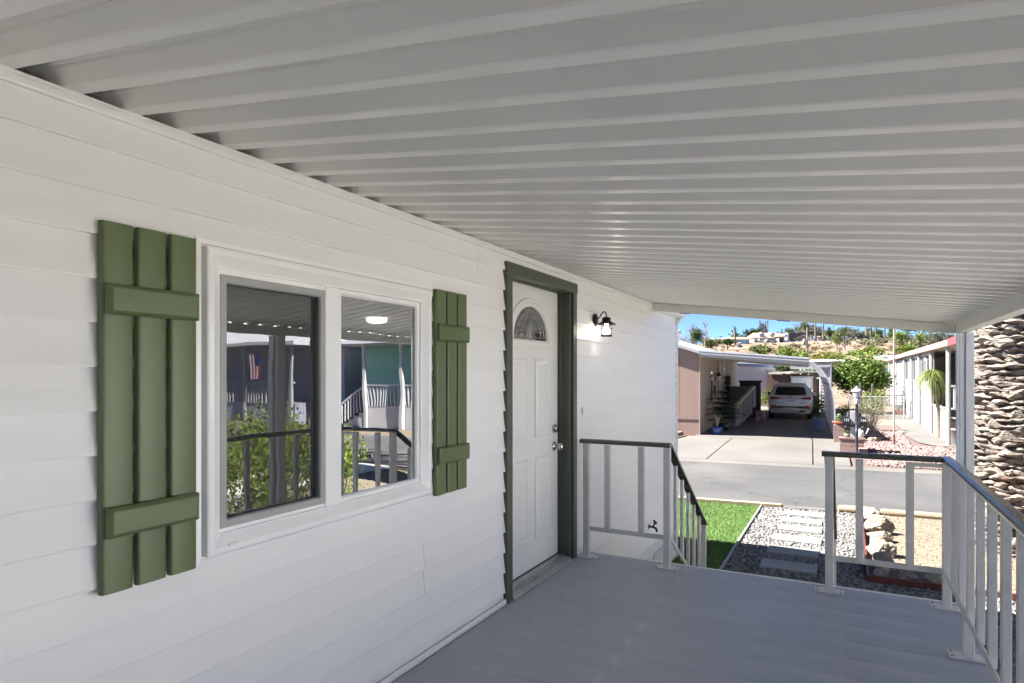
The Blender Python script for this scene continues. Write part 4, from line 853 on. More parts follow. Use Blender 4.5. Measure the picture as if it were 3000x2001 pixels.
    P('skid_trim', 'car_paint', lambda b: patch(b, [(-.66, .36), (.40, .36), (.42, .42), (.66, .40), (.56, .50), (.46, .52), (-.46, .52), (-.56, .50)], .028)); P('exhaust', 'car_dark', lambda b: patch(b, [(.38, .355), (.60, .36), (.60, .415), (.44, .43), (.38, .41)], .036))
    P('light_bar', 'car_dark', lambda b: patch(b, [(-.44, .94), (.44, .94), (.44, .958), (-.44, .958)], .016)); P('tailgate_crease', 'car_grey', lambda b: (patch(b, [(-.62, .765), (.62, .765), (.60, .785), (-.60, .785)], .014), patch(b, [(-.5, .575), (.5, .575), (.5, .61), (-.5, .61)], .014)))
    pl_ = P('licence_plate', 'plate', lambda b: patch(b, [(-.165, .82), (.165, .82), (.165, .91), (-.165, .91)], .022))
    t = text_mesh('8VZL667', .075, 'plate_txt'); o = link('plate_number', t, pl_, (0, -.003, .862), (R(90), 0, 0)); o.location = (0, yr(.86)-.026, .858)
    P('emblem', 'chrome', lambda b: (b.tube([(.085*math.cos(a), yr(1.0)-.02, 1.02+.042*math.sin(a)) for a in np.linspace(0, 2*math.pi, 21)], .008, 5, False), b.bar((-.032, yr(1.0)-.02, .99), (-.018, yr(1.0)-.02, 1.05), .012, .012), b.bar((.018, yr(1.0)-.02, .99), (.032, yr(1.0)-.02, 1.05), .012, .012), b.bar((-.025, yr(1.0)-.02, 1.012), (.025, yr(1.0)-.02, 1.028), .01, .012)))
    P('spoiler', 'car_paint', lambda b: b.add([(-.56, .40, 1.565), (.56, .40, 1.565), (.58, .75, 1.64), (-.58, .75, 1.64), (-.54, .42, 1.52), (.54, .42, 1.52)], [(0, 1, 2, 3), (4, 5, 1, 0)]))
suv()
# ---- plants and pots
def pot(name, x, y, z, prof, mat, label, cat='planter'):
    t = thing(name, label, cat, (x, y, z)); b = MB(); b.lathe(prof, (0, 0, 0), 20); b.build('pot', mat, t, 0, False)
    part('soil', 'soil', t, lambda q: q.lathe([(0, prof[-1][1]-.03), (prof[-2][0]*.98, prof[-1][1]-.03)], (0, 0, 0), 14), 0, False); return t
def curved_strip(vs, fs, p, d, L, w, droop, n=4, up=1.0):
    d = Vector(d).normalized(); s = d.cross(Vector((0, 0, 1))); s = s.normalized() if s.length > .01 else Vector((1, 0, 0)); b0 = len(vs)
    for i in range(n+1):
        t = i/n; c = Vector(p)+d*L*t+Vector((0, 0, -droop*L*t*t)); ww = w*(1-t)**.5 if t < 1 else 0
        vs += [tuple(c-s*ww), tuple(c+s*ww)]
    for i in range(n): fs.append((b0+2*i, b0+2*i+1, b0+2*i+3, b0+2*i+2))
def rosette(name, n, L, w, droop, mat, seed, el=(.2, 1.3)):
    g = random.Random(seed); vs = []; fs = []
    for i in range(n):
        a = i*2.399; e = g.uniform(*el); curved_strip(vs, fs, (0, 0, 0), (math.cos(a)*math.cos(e), math.sin(a)*math.cos(e), math.sin(e)), L*g.uniform(.7, 1.1), w, droop*g.uniform(.5, 1.2))
    return np_mesh(name, vs, fs, mat, True)
bx, by = AL(.55, .35)
t = pot('flower_pot', bx, by, dz(by), [(0, 0), (.13, 0), (.17, .08), (.19, .2), (.185, .27), (.165, .27)], 'pot_blue', 'glossy blue pot of succulents at the corner of the brown home')
for i in range(7): link('leaf_rosette', rosette('leaf_rosette', 22, .17, .022, .3, ['leaf_succ', 'leaf_succ', 'leaf_mid', 'leaf_red'][i % 4] if i != 2 else 'leaf_bright', i), t, (random.uniform(-.14, .2), random.uniform(-.1, .1), .27+.07*i), (0, 0, i))
part('stem', 'bark_pale', t, lambda b: [b.tube([(0, 0, .24), (q*.06, q*.03, .7)], .015, 5) for q in (-1, 0, 1, 2)], 0, False)
fx, fy = AL(.55, 2.1)
t = thing('potted_tree', 'dark green tiered conifer like plant leaning over the blue pot', 'plant', (fx, fy, dz(fy)))
part('pot', 'pot_dark', t, lambda b: b.lathe([(0, 0), (.16, 0), (.2, .25), (.18, .25)], (0, 0, 0), 14), 0, False); part('stem', 'bark', t, lambda b: b.tube([(0, 0, .2), (.02, 0, .8), (-.03, .02, 1.5)], [.035, .028, .012], 6), 0, False)
def tier(seed):
    g = random.Random(seed); vs = []; fs = []
    for i in range(7):
        a = i*.9+seed; d = Vector((math.cos(a), math.sin(a), .12)); L = g.uniform(.5, .72)
        for k in range(24):
            q = d*L*(k/24+.05)-Vector((0, 0, .22*L*(k/24)**2)); sgn = 1 if k % 2 else -1
            curved_strip(vs, fs, q, Vector((-d.y*sgn, d.x*sgn, .1))*.7+d*.6, .16, .016, .5, 2); curved_strip(vs, fs, q, Vector((-d.y*sgn*.4, d.x*sgn*.4, .5))+d*.6, .12, .014, .3, 2)
    return np_mesh('leaf_tier', vs, fs, 'leaf_dark', True)
for i, (z, s) in enumerate(((.45, 1.0), (.62, 1.1), (.8, 1.05), (1.0, .95), (1.2, .85), (1.42, .7))): link('leaf_tier', tier(i+1), t, (0, 0, z), (random.uniform(-.15, .15), random.uniform(-.15, .15), i), (s, s, s))
sx, sy = AL(4.12, 3.5)
t = pot('flower_pot', AL(3.85, 3.4)[0], AL(3.85, 3.4)[1], dz(26.3), [(0, 0), (.17, 0), (.19, .04), (.235, .40), (.25, .41), (.25, .45), (.225, .45)], 'pot_lilac', 'large lilac blue planter with shrub by the curved carport slats')
link('foliage', leaves('foliage', 420, (.28, .28, .36), 26, .07, .075, 'leaf_dark', 31), t, (0, 0, .85)); part('stem', 'bark', t, lambda b: b.tube([(0, 0, .4), (.01, 0, .9)], .02, 5), 0, False)
q = AL(3.75, 11.6); t = pot('flower_pot', q[0], q[1], dz(q[1]), [(0, 0), (.2, 0), (.27, .35), (.25, .35)], 'pot_dark', 'dark pot with leafy green shrub at the back of the carport')
link('foliage', leaves('foliage', 700, (.45, .4, .55), 30, .1, .10, 'leaf_mid', 32), t, (0, 0, .8)); part('stem', 'bark', t, lambda b: b.tube([(0, 0, .3), (.02, 0, .9)], .025, 5), 0, False)
# timber bed with agave left of the brown home
q = AL(-1.05, -.55); t = thing('timber_bed', 'raised timber bed edging with pale plants left of the driveway', 'planter', (q[0], q[1], -.77))
part('timber', 'log', t, lambda b: (b.bar(AW(-.55, -.45, -.64), AW(-.95, -2.4, -.70), .12, .12), b.bar(AW(-.42, -.42, -.76), AW(-.86, -2.6, -.80), .14, .12), b.bar(AW(-.55, -.40, -.66), AW(-1.6, -.25, -.66), .10, .12)))
q = AL(-1.18, -.95); ag = thing('agave', 'pale green agave rosette in the timber bed', 'plant', (q[0], q[1], -.74)); link('leaves', rosette('leaves', 36, .40, .035, .15, 'agave', 40, (.3, 1.4)), ag, (0, 0, .02))
q = AL(-1.42, -1.4); ag = thing('agave', 'second smaller agave at the house edge of the timber bed', 'plant', (q[0], q[1], -.74)); link('leaves', rosette('leaves', 30, .3, .03, .15, 'agave', 41, (.3, 1.4)), ag, (0, 0, .02))
q = AL(-.82, -.5); sg = thing('garden_light', 'little white solar garden light in the timber bed', 'garden light', (q[0], q[1], -.72)); part('stake', 'white_far', sg, lambda b: b.tube([(0, 0, 0), (0, 0, .2)], .012, 6), 0, False); part('head', 'lamp_white', sg, lambda b: b.lathe([(.02, .18), (.05, .25), (.06, .27), (0, .29)], (0, 0, 0), 10), 0, False)
# ---- block planter, mailboxes, lamp post
BW = thing('block_wall', 'low pink concrete block planter wall behind the lamp post', 'wall', (.15, 20.0, -.76))
for r_ in range(2):
    e = [-.17, .06, .445] if r_ else [-.17, .20, .445]
    for x0, x1 in zip(e[:-1], e[1:]): part('block', 'block_pink', BW, lambda b: b.box((x0+.003, 20.0, -.79+r_*.2), (x1-.003, 20.2, -.60+r_*.2)), .006)
    for k in range(2): part('block', 'block_pink', BW, lambda b: b.box((.26, 20.21+k*.4, -.79+r_*.2), (.440, 20.60+k*.4, -.60+r_*.2)), .006)
part('cap_block', 'block_pink', BW, lambda b: b.box((-.19, 19.98, -.398), (.47, 20.23, -.345)), .005); part('block', 'block_pink', BW, lambda b: b.box((.30, 19.6, -.79), (.52, 19.97, -.60)), .006)
B2 = thing('block_pillar', 'pink concrete block pillar beside the carport arch foot', 'pillar', (-.28, 22.6, -.76))
for k in range(3): part('block', 'block_pink', B2, lambda b: b.box((-.36, 22.5, -.77+k*.2), (-.04, 22.8, -.58+k*.2)), .006)
t = pot('flower_pot', -.2, 22.65, -.175, [(0, 0), (.10, 0), (.20, .07), (.21, .10), (.19, .10)], 'terracotta', 'wide terracotta bowl of succulents on the block pillar'); link('foliage', leaves('foliage', 160, (.13, .12, .14), 14, .03, .07, 'leaf_succ', 33), t, (-.02, 0, .2))
t = pot('flower_pot', .02, 20.1, -.345, [(0, 0), (.06, 0), (.085, .1), (.075, .1)], 'pot_grey', 'small grey pot with spiky aloe on the pink block wall'); link('leaves', rosette('leaves', 20, .17, .014, .2, 'leaf_bright', 42, (.2, 1.4)), t, (0, 0, .09))
t = thing('watering_can', 'pale blue grey watering can on the pink block wall', 'watering can', (.36, 20.12, -.345)); part('body', 'pot_white', t, lambda b: b.lathe([(0, 0), (.075, 0), (.07, .19), (.05, .2), (.04, .19)], (0, 0, 0), 14), 0, False); part('spout', 'pot_white', t, lambda b: b.tube([(.06, 0, .05), (.14, 0, .14), (.19, 0, .26)], [.018, .014, .022], 8), 0, False); part('handle', 'pot_white', t, lambda b: b.tube([(-.07, 0, .05), (-.13, 0, .12), (-.1, 0, .22), (0, 0, .24)], .009, 6), 0, False)
mp = thing('mailbox_post', 'square white post carrying the two mailboxes', 'post', (.2, 20.45, -.72)); part('post', 'white_far', mp, lambda b: b.box((.10, 20.4, -.75), (.22, 20.52, .38)), .006); part('arm', 'black_metal', mp, lambda b: b.box((-.08, 20.36, -.06), (.50, 20.40, -.02)))
for i, (x, num, lab) in enumerate(((.0, '125', 'left of two black mailboxes, beside the white post'), (.42, '126', 'right of two black mailboxes, in front of the dry shrub'))):
    m = thing('mailbox', lab, 'mailbox', (x, 20.2, -.02), group='black mailboxes'); b = MB(); r_ = .088; out = [(-r_, 0), (r_, 0), (r_, .16)]+[(r_*math.cos(a), .16+r_*math.sin(a)) for a in np.linspace(0, math.pi, 9)[1:-1]]+[(-r_, .16)]
    b.prism(out, 0, .45, 'y'); b.build('box', 'mailbox', m, .006, False); part('door', 'mailbox', m, lambda q: q.prism([(a*1.05, c*1.02) for a, c in out], -.02, -.002, 'y'), .004, False); part('flag', 'white_far', m, lambda q: q.box((r_*.2, .05, .24), (r_*.2+.02, .06, .37)), 0, False)
    part('latch', 'rubber', m, lambda q: q.lathe([(0, -.03), (.05, -.03), (.06, .0), (.05, .03), (0, .03)], (0, .02, -.045), 10), 0, False); o = link('number', text_mesh(num, .10, 'mail_num'), m, (0, -.023, .155), (R(90), 0, 0))
lx, ly = .25, 19.55; LP = thing('lamp_post', 'dark blue garden lamp post with white lantern head', 'lamp post', (lx, ly, -.80))
part('pole', 'pole_navy', LP, lambda b: b.lathe([(.075, -.82), (.075, -.74), (.045, -.70), (.038, -.66), (.038, -.2), (.046, -.19), (.046, -.11), (.036, -.10), (.035, .66), (.05, .67), (.05, .70), (.035, .71)], (lx, ly, 0), 14)); part('collar', 'lamp_roof', LP, lambda b: b.lathe([(.044, .62), (.05, .66), (.06, .76), (.03, .78)], (lx, ly, 0), 14))
part('glass', 'lamp_white', LP, lambda b: b.lathe([(.055, .77), (.10, .90), (.105, .96), (0, .96)], (lx, ly, 0), 6)); part('cage', 'black_metal', LP, lambda b: [b.tube([(lx+.06*math.cos(a), ly+.06*math.sin(a), .76), (lx+.112*math.cos(a), ly+.112*math.sin(a), .97)], .006, 4) for a in np.linspace(0, 2*math.pi, 7)[:-1]]); part('cap', 'lamp_roof', LP, lambda b: b.lathe([(.14, .955), (.14, .97), (.10, 1.01), (.045, 1.04), (.045, 1.06), (.012, 1.07), (.015, 1.10), (0, 1.11)], (lx, ly, 0), 12))
# ---- citrus tree, dry shrub, fence, cacti, flagpole
def tree(name, label, x, y, z, H_, crown_z, crown_me, scale, mat='bark', tr_=.09, group=None, cat='tree', limbs=4, rot=0):
    t = thing(name, label, cat, (x, y, z), group=group); g = random.Random(label)
    def trunk(b):
        b.tube([(0, 0, -.2), (g.uniform(-.06, .06)*H_*.3, 0, H_*.35), (g.uniform(-.1, .1)*H_*.3, g.uniform(-.1, .1), crown_z)], [tr_*1.3, tr_, tr_*.5], 7)
        for i in range(limbs):
            a = i*6.28/max(1, limbs)+g.uniform(0, 1); r = scale[0]*.6; b.tube([(0, 0, H_*.33), (math.cos(a)*r*.5, math.sin(a)*r*.5, H_*.5), (math.cos(a)*r, math.sin(a)*r, crown_z+scale[2]*g.uniform(-.1, .4))], [tr_*.6, tr_*.4, tr_*.15], 5)
    part('trunk', mat, t, trunk, 0, False); link('crown', crown_me, t, (0, 0, crown_z), (0, 0, rot or g.uniform(0, 6)), scale); return t
CC = leaves('crown', 8500, (1, 1, 1), 110, .17, .13, 'leaf_citrus', 50, .5, .35)
q = at(2522, 33); tree('citrus_tree', 'round bright green citrus tree behind the chain link fence', q[0], q[1], dz(q[1])-.05, 1.9, 1.95, CC, (1.38, 1.38, 1.05), tr_=.07)
q = at(2556, 23.6)
t = thing('dry_shrub', 'sparse grey green shrub with bare twigs in the red gravel', 'shrub', (q[0], q[1], dz(q[1])-.02)); g = random.Random(3); tips = []
def tw(b):
    for i in range(26):
        a = g.uniform(0, 6.28); r = g.uniform(.2, .68); z = g.uniform(.45, 1.2); b.tube([(0, 0, 0), (math.cos(a)*r*.3, math.sin(a)*r*.3, z*.45), (math.cos(a)*r*.75, math.sin(a)*r*.75, z*.85), (math.cos(a)*r, math.sin(a)*r, z)], [.022, .016, .009, .004], 4)
part('branches', 'bark_pale', t, tw, 0, False); link('foliage', leaves('foliage', 1500, (.62, .62, .42), 60, .07, .05, 'leaf_olive', 51, .5, .4), t, (0, 0, .82))
FN = thing('chain_link_fence', 'low chain link fence across the lot in front of the citrus tree', 'fence', (1.0, 33.5, -.62))
def mesh_wire(b, x0, x1, y, z0, z1, s=.07):
    n = int((x1-x0+(z1-z0))/s)
    for i in range(n):
        a = x0-(z1-z0)+i*s
        for sg in (1, -1):
            xa, xb = max(x0, a), min(x1, a+(z1-z0))
            if xb <= xa: continue
            za, zb = z0+(xa-a), z0+(xb-a)
            if sg < 0: za, zb = z1-(za-z0), z1-(zb-z0)
            b.bar((xa, y, za), (xb, y, zb), .006, .006, (0, 1, 0))
part('wire_mesh', 'wire', FN, lambda b: mesh_wire(b, .1, 2.3, 33.5, -.60, .36)); part('top_rail', 'wire', FN, lambda b: b.tube([(.0, 33.5, .38), (2.4, 33.5, .38)], .025, 6))
for x in (.1, 1.2, 2.3): part('post', 'wire', FN, lambda b: b.tube([(x, 33.5, -.65), (x, 33.5, .42)], .03, 6))
F2 = thing('chain_link_fence', 'short chain link fence left of the car beside the white home', 'fence', AW(2.0, 13.8, -.58), AR)
part('wire_mesh', 'wire', F2, lambda b: mesh_wire(b, AL(1.3, 14)[0], AL(2.5, 14)[0], AL(1.3, 14)[1], -.58, .38)); part('top_rail', 'white_far', F2, lambda b: b.tube([AW(1.3, 14, .40), AW(2.5, 14, .40)], .03, 6)); part('post', 'block_pink', F2, lambda b: abox(b, 1.95, 2.1, 13.9, 14.1, -.6, .2))
q = AL(1.55, 14.7); t = thing('flowering_shrub', 'yellow green flowering shrub behind the short fence', 'shrub', (q[0], q[1], -.58)); link('foliage', leaves('foliage', 900, (.6, .5, .5), 30, .1, .09, 'leaf_bright', 52), t, (0, 0, .6)); part('stem', 'bark', t, lambda b: b.tube([(0, 0, 0), (0, 0, .6)], .03, 5), 0, False)
for i, (px, dep, zt, lab) in enumerate(((2520, 30, 1.02, 'grey columnar cactus in front of the citrus tree, left one'), (2556, 30, .98, 'grey columnar cactus in front of the citrus tree, right one'))):
    q = at(px, dep); cz = dz(q[1]); t = thing('cactus', lab, 'cactus', (q[0], q[1], cz)); b = MB(); n = 16; hts = [0, .5, 1.2, zt-cz-.06, zt-cz]; vs = []
    for h, r_ in zip(hts, (.07, .075, .07, .055, .01)): vs += [(r_*(1.0 if k % 2 else .78)*math.cos(k*6.283/n), r_*(1.0 if k % 2 else .78)*math.sin(k*6.283/n), h) for k in range(n)]
    b.add(vs, [(j*n+k, j*n+(k+1) % n, (j+1)*n+(k+1) % n, (j+1)*n+k) for j in range(4) for k in range(n)]); b.build('stem', 'leaf_grey', t, 0, False)
q = at(2560, 31.5); t = thing('hedge_shrub', 'light green leafy shrub under the citrus tree with orange tips', 'shrub', (q[0], q[1], dz(q[1]))); link('foliage', leaves('foliage', 1300, (.75, .5, .5), 40, .1, .09, 'leaf_bright', 53), t, (0, 0, .75)); link('flowers', leaves('flowers', 160, (.6, .45, .2), 14, .07, .08, 'leaf_yellow', 54), t, (.35, 0, .4)); part('stem', 'bark', t, lambda b: b.tube([(0, 0, 0), (0, 0, .7)], .03, 5), 0, False)
q = at(2470, 31); t = thing('hedge_shrub', 'dark green shrub just right of the carport arch', 'shrub', (q[0]+.02, q[1]-6.2, dz(q[1])-.1)); link('foliage', leaves('foliage', 420, (.26, .26, .34), 22, .06, .07, 'leaf_dark', 55), t, (0, 0, .62)); part('stem', 'bark', t, lambda b: b.tube([(0, 0, 0), (0, 0, .6)], .02, 5), 0, False)
q = at(2619, 19.1); t = thing('flag_pole', 'thin two tone pole standing in the red gravel', 'pole', (q[0], q[1], dz(q[1]))); part('pole', 'flag_pole', t, lambda b: b.tube([(0, 0, .3), (0, 0, 6.5)], [.022, .016], 8), 0, False); part('sleeve', 'flag_base', t, lambda b: b.tube([(0, 0, 0), (0, 0, .34)], .03, 8), 0, False); part('footing', 'concrete', t, lambda b: b.lathe([(0, .035), (.12, .03), (.14, -.03)], (0, 0, 0), 12), 0, False)
# low rocks in the red gravel
for i, (px, dep, s) in enumerate(((2575, 20.6, .16), (2560, 20.2, .2), (2590, 20.9, .14), (2640, 22.6, .12), (2548, 21.4, .15))):
    q = at(px, dep); o = link('garden_rock', RM[i], None, (q[0], q[1], dz(q[1])+s*.2), (0, 0, i), (s*1.4, s, s*.5)); tag(o, 'low dark reddish rock in the red gravel, %s in the cluster' % ordn[i], 'rock', 'rocks in the red gravel')
# ================================================================== RIGHT HOUSE WITH PORCH POSTS
RH = thing('porch_house', 'house with red eave and a row of white porch posts behind the palm', 'house', (3.2, 30, -.75))
xl = lambda y: 2.72-.0125*(y-23)
NP = [23.0, 26.9, 30.6, 33.6, 37.0, 42.0, 47.0]
for y in NP: part('porch_post', 'white_far', RH, lambda b: (b.box((xl(y)-.055, y-.055, dz(y)-.05), (xl(y)+.055, y+.055, 2.24)), b.box((xl(y)-.02, y-.07, dz(y)-.05), (xl(y)+.02, y+.07, 2.24))), .004)
def quadbar(b, x0, x1, z0, z1, y0, y1): b.add([(xl(y)+x, y, z) for y in (y0, y1) for x, z in ((x0, z0), (x1, z0), (x1, z1), (x0, z1))], [(0, 1, 2, 3), (7, 6, 5, 4), (0, 4, 5, 1), (1, 5, 6, 2), (2, 6, 7, 3), (3, 7, 4, 0)])
part('eave_fascia', 'roof_red', RH, lambda b: quadbar(b, -.16, -.10, 2.25, 2.43, 21.9, 48)); part('eave_fascia', 'red_trim', RH, lambda b: quadbar(b, -.17, -.09, 2.24, 2.45, 20.2, 21.9))
part('porch_ceiling', 'cream', RH, lambda b: quadbar(b, -.10, 1.5, 2.26, 2.30, 20.2, 48)); part('roof', 'roof_tan', RH, lambda b: b.add([(xl(20)-.1, 20.2, 2.44), (xl(48)-.1, 48, 2.44), (6.5, 48, 3.3), (6.5, 20.2, 3.3), (10, 48, 2.4), (10, 20.2, 2.4)], [(0, 3, 2, 1), (3, 5, 4, 2)]))
part('wall', 'window_tan', RH, lambda b: b.box((4.0, 21.0, -.8), (9.8, 48, 2.3)))
for k in range(14): part('siding_board', 'white_far', RH, lambda b: b.add([(2.85 if s else 3.99, 47.4-dy, -.6+k*.2+o) for s in (1, 0) for dy, o in ((0, .2), (.05, 0), (0, 0))], [(0, 1, 4, 3), (1, 2, 5, 4)]))
for i, (ya, yb) in enumerate(((27.05, 28.75), (28.8, 30.5), (30.7, 32.1), (32.15, 33.5), (33.7, 35.3), (35.35, 36.9))):
    part('lower_panel', 'white_far', RH, lambda b: quadbar(b, .06, .10, -.72, 1.06, ya, yb), .004); w = part('porch_window', 'white_far', RH, lambda b: (quadbar(b, .05, .11, 1.08, 1.16, ya, yb), quadbar(b, .05, .11, 2.12, 2.24, ya, yb), quadbar(b, .05, .11, 1.16, 2.12, ya, ya+.10), quadbar(b, .05, .11, 1.16, 2.12, yb-.10, yb))); part('pane', 'far_glass', w, lambda b: quadbar(b, .07, .09, 1.16, 2.12, ya+.1, yb-.1))
for k in range(13): part('siding_board', 'white_far', RH, lambda b: b.add([(xl(y_)+.09-dx, y_, -.55+k*.21+o) for y_ in (37.1, 46.9) for dx, o in ((0, .21), (.04, 0), (0, 0))], [(0, 1, 4, 3), (1, 2, 5, 4)]))
part('low_wall', 'white_far', RH, lambda b: (quadbar(b, .06, .12, -.75, .30, 24.3, 26.8), quadbar(b, .04, .16, .30, .36, 24.3, 26.85)), .004)
part('porch_rail', 'white_far', RH, lambda b: (b.box((2.95, 24.2, 1.02), (3.9, 24.28, 1.08)), b.box((2.95, 24.2, .30), (3.9, 24.28, .36)), [b.box((3.0+i*.25, 24.21, .36), (3.06+i*.25, 24.27, 1.02)) for i in range(4)]))
w = part('window', 'white_far', RH, lambda b: b.box((3.96, 24.6, 1.0), (3.995, 27.6, 2.2))); part('pane', 'window_tan', w, lambda b: (b.box((3.94, 24.7, 1.08), (3.97, 26.05, 2.14)), b.box((3.94, 26.15, 1.08), (3.97, 27.5, 2.14))))
part('porch_floor', 'gate_grey', RH, lambda b: b.box((2.9, 24.4, -.3), (3.99, 47, -.1)))
t = pot('planter_tub', 3.05, 23.55, dz(23.5)+.01, [(0, 0), (.20, 0), (.22, .02), (.27, .40), (.30, .42), (.30, .47), (.26, .47)], 'pot_grey', 'ribbed grey planter tub at the foot of the white porch posts')
g = random.Random(8); vs = []; fs = []
for i in range(230):
    a = g.uniform(0, 6.28); e = g.uniform(.1, 1.35); curved_strip(vs, fs, (0, 0, 0), (math.cos(a)*math.cos(e), math.sin(a)*math.cos(e), math.sin(e)), g.uniform(.55, .95), .012, g.uniform(1.0, 1.9), 6)
pn = thing('ponytail_palm', 'ponytail palm with drooping strap leaves between the porch posts', 'plant', (2.5, 25.0, dz(25))); link('leaves', np_mesh('leaves', vs, fs, 'leaf_pony', True), pn, (0, 0, 2.15)); part('trunk', 'bark', pn, lambda b: b.tube([(.28, .2, 0), (.22, .15, .9), (.05, .05, 1.7), (0, 0, 2.15)], [.11, .06, .05, .045], 8), 0, False)
t = pot('flower_pot', 2.25, 36.2, dz(36), [(0, 0), (.12, 0), (.17, .26), (.18, .28), (.15, .28)], 'terracotta', 'terracotta pot on the walk beyond the flag pole'); link('foliage', leaves('foliage', 150, (.15, .15, .15), 10, .04, .07, 'leaf_mid', 57), t, (0, 0, .36))
gt = thing('wire_gate', 'low wire gate closing the walk beyond the pole', 'gate', (2.1, 37.2, -.55)); part('wire_mesh', 'wire', gt, lambda b: mesh_wire(b, 1.65, 2.6, 37.2, -.52, .3)); part('frame', 'wire', gt, lambda b: (b.tube([(1.62, 37.2, .33), (2.62, 37.2, .33)], .03, 6), b.tube([(1.62, 37.2, -.15), (2.62, 37.2, -.15)], .025, 6), b.tube([(1.62, 37.2, -.6), (1.62, 37.2, .35)], .03, 6), b.tube([(2.62, 37.2, -.6), (2.62, 37.2, .35)], .03, 6)))
# ================================================================== HOMES TO THE RIGHT (in the window glass, plus an added white one bouncing light)
GH = thing('mobile_home', 'green sided home with white stairs reflected in the right pane', 'house', (13, 22, -.8))
for k in range(14): part('siding_board', 'siding_green', GH, lambda b: b.add([(x, 23.5-dy, -.8+k*.26+o) for x in (9.6, 16.5) for dy, o in ((0, .26), (.03, 0), (0, 0))], [(0, 1, 4, 3), (1, 2, 5, 4)]))
part('wall', 'siding_green', GH, lambda b: b.box((9.6, 23.51, -.8), (16.5, 34, 2.85))); part('roof', 'roof_white', GH, lambda b: b.add([(x, y, z) for x in (9.3, 16.8) for y, z in ((20.2, 2.85), (27, 4.5), (34, 2.85), (20.2, 2.7))], [(0, 1, 5, 4), (1, 2, 6, 5), (0, 4, 7, 3), (3, 7, 6, 2), (0, 3, 2, 1), (4, 5, 6, 7)])); part('porch_deck', 'white_far', GH, lambda b: b.box((9.8, 20.6, -.8), (14.0, 23.4, .1)))
part('stairs', 'white_far', GH, lambda b: [b.box((14.0+k*.27, 20.7, -.8), (14.28+k*.27, 21.9, -.05-k*.16)) for k in range(5)])
part('balustrade', 'white_far', GH, lambda b: ([b.box((9.9+i*.16, 20.58, .1), (9.95+i*.16, 20.63, .95)) for i in range(26)], b.box((9.8, 20.56, .95), (14.05, 20.66, 1.03)), [b.box((14.05+i*.16, 20.6, .05-i*.095), (14.1+i*.16, 20.66, .95-i*.1)) for i in range(9)], b.bar((14.0, 20.63, 1.0), (15.45, 20.63, .08), .08, .08)))
for x in (9.8, 12.0, 13.95, 16.3): part('porch_post', 'white_far', GH, lambda b: b.box((x, 20.42, -.8), (x+.13, 20.55, 2.72)))
w = part('window', 'white_far', GH, lambda b: b.box((11.5, 23.42, .7), (13.1, 23.46, 1.9))); part('pane', 'far_glass', w, lambda b: b.box((11.6, 23.40, .8), (13.0, 23.43, 1.8)))
EH = thing('mobile_home', 'grey sided home with white balustrade and flags reflected in the left pane', 'house', (21, 21, -.8))
for k in range(14): part('siding_board', 'siding_grey', EH, lambda b: b.add([(x, 23-dy, -.8+k*.26+o) for x in (17.4, 27) for dy, o in ((0, .26), (.03, 0), (0, 0))], [(0, 1, 4, 3), (1, 2, 5, 4)]))
part('wall', 'siding_grey', EH, lambda b: b.box((17.4, 23.01, -.8), (27, 34, 2.85))); part('roof', 'roof_white', EH, lambda b: b.add([(x, y, z) for x in (17.2, 27) for y, z in ((19.6, 2.85), (27, 4.7), (34, 2.85), (19.6, 2.7))], [(0, 1, 5, 4), (1, 2, 6, 5), (0, 4, 7, 3), (3, 7, 6, 2), (0, 3, 2, 1), (4, 5, 6, 7)])); part('porch_deck', 'siding_grey', EH, lambda b: b.box((17.6, 20.1, -.8), (26.8, 22.9, .1)))
part('balustrade', 'white_far', EH, lambda b: ([b.box((17.7+i*.2, 20.05, .1), (17.76+i*.2, 20.1, 1.0)) for i in range(45)], b.box((17.6, 20.02, 1.0), (26.8, 20.12, 1.08))))
for x in (17.6, 20.6, 23.6, 26.6): part('porch_post', 'white_far', EH, lambda b: b.box((x, 19.9, -.8), (x+.14, 20.0, 2.72)))
for i, x in enumerate((19.4, 22.2)):
    f = thing('flag', ('left' if i else 'right')+' hanging flag with red and white stripes on the grey home in the reflection', 'flag', (x, 19.7, 1.2), group='flags in the reflection'); part('canton', 'flag_blue', f, lambda b: b.box((x, 19.68, 1.85), (x+.3, 19.7, 2.35)))
    for k in range(6): part('stripe', 'flag_red' if k % 2 == 0 else 'flag_white', f, lambda b: b.box((x+k*.1, 19.685, 1.2), (x+k*.1+.1, 19.695, 1.84 if k < 3 else 2.35)))
BOUNCE_HOME = thing('mobile_home', 'added white lap sided home out of view, bouncing sunlight onto the porch', 'house', (5.8, 3, -.86))  # unseen home added so its sunlit wall lights the porch
for k in range(20): part('siding_board', 'siding', BOUNCE_HOME, lambda b: b.add([(5.8-dx, y_, -.85+k*.16+o) for y_ in (2.4, 7.4) for dx, o in ((0, .16), (.015, 0), (0, 0))], [(0, 1, 4, 3), (1, 2, 5, 4)]))
part('wall', 'siding', BOUNCE_HOME, lambda b: b.box((5.81, 2.4, -.9), (10, 7.4, 2.35)))
part('roof', 'roof_white', BOUNCE_HOME, lambda b: b.add([(5.6, 2.2, 2.36), (5.6, 7.6, 2.36), (8.0, 7.6, 2.95), (8.0, 2.2, 2.95), (10.2, 7.6, 2.36), (10.2, 2.2, 2.36)], [(0, 3, 2, 1), (3, 5, 4, 2), (0, 1, 4, 5)]))
for y_ in (5.2,):
    w = part('window', 'vinyl', BOUNCE_HOME, lambda b: b.box((5.74, y_, .5), (5.78, y_+1.4, 1.6))); part('pane', 'far_glass', w, lambda b: (b.box((5.72, y_+.08, .58), (5.75, y_+.67, 1.52)), b.box((5.72, y_+.73, .58), (5.75, y_+1.32, 1.52))))
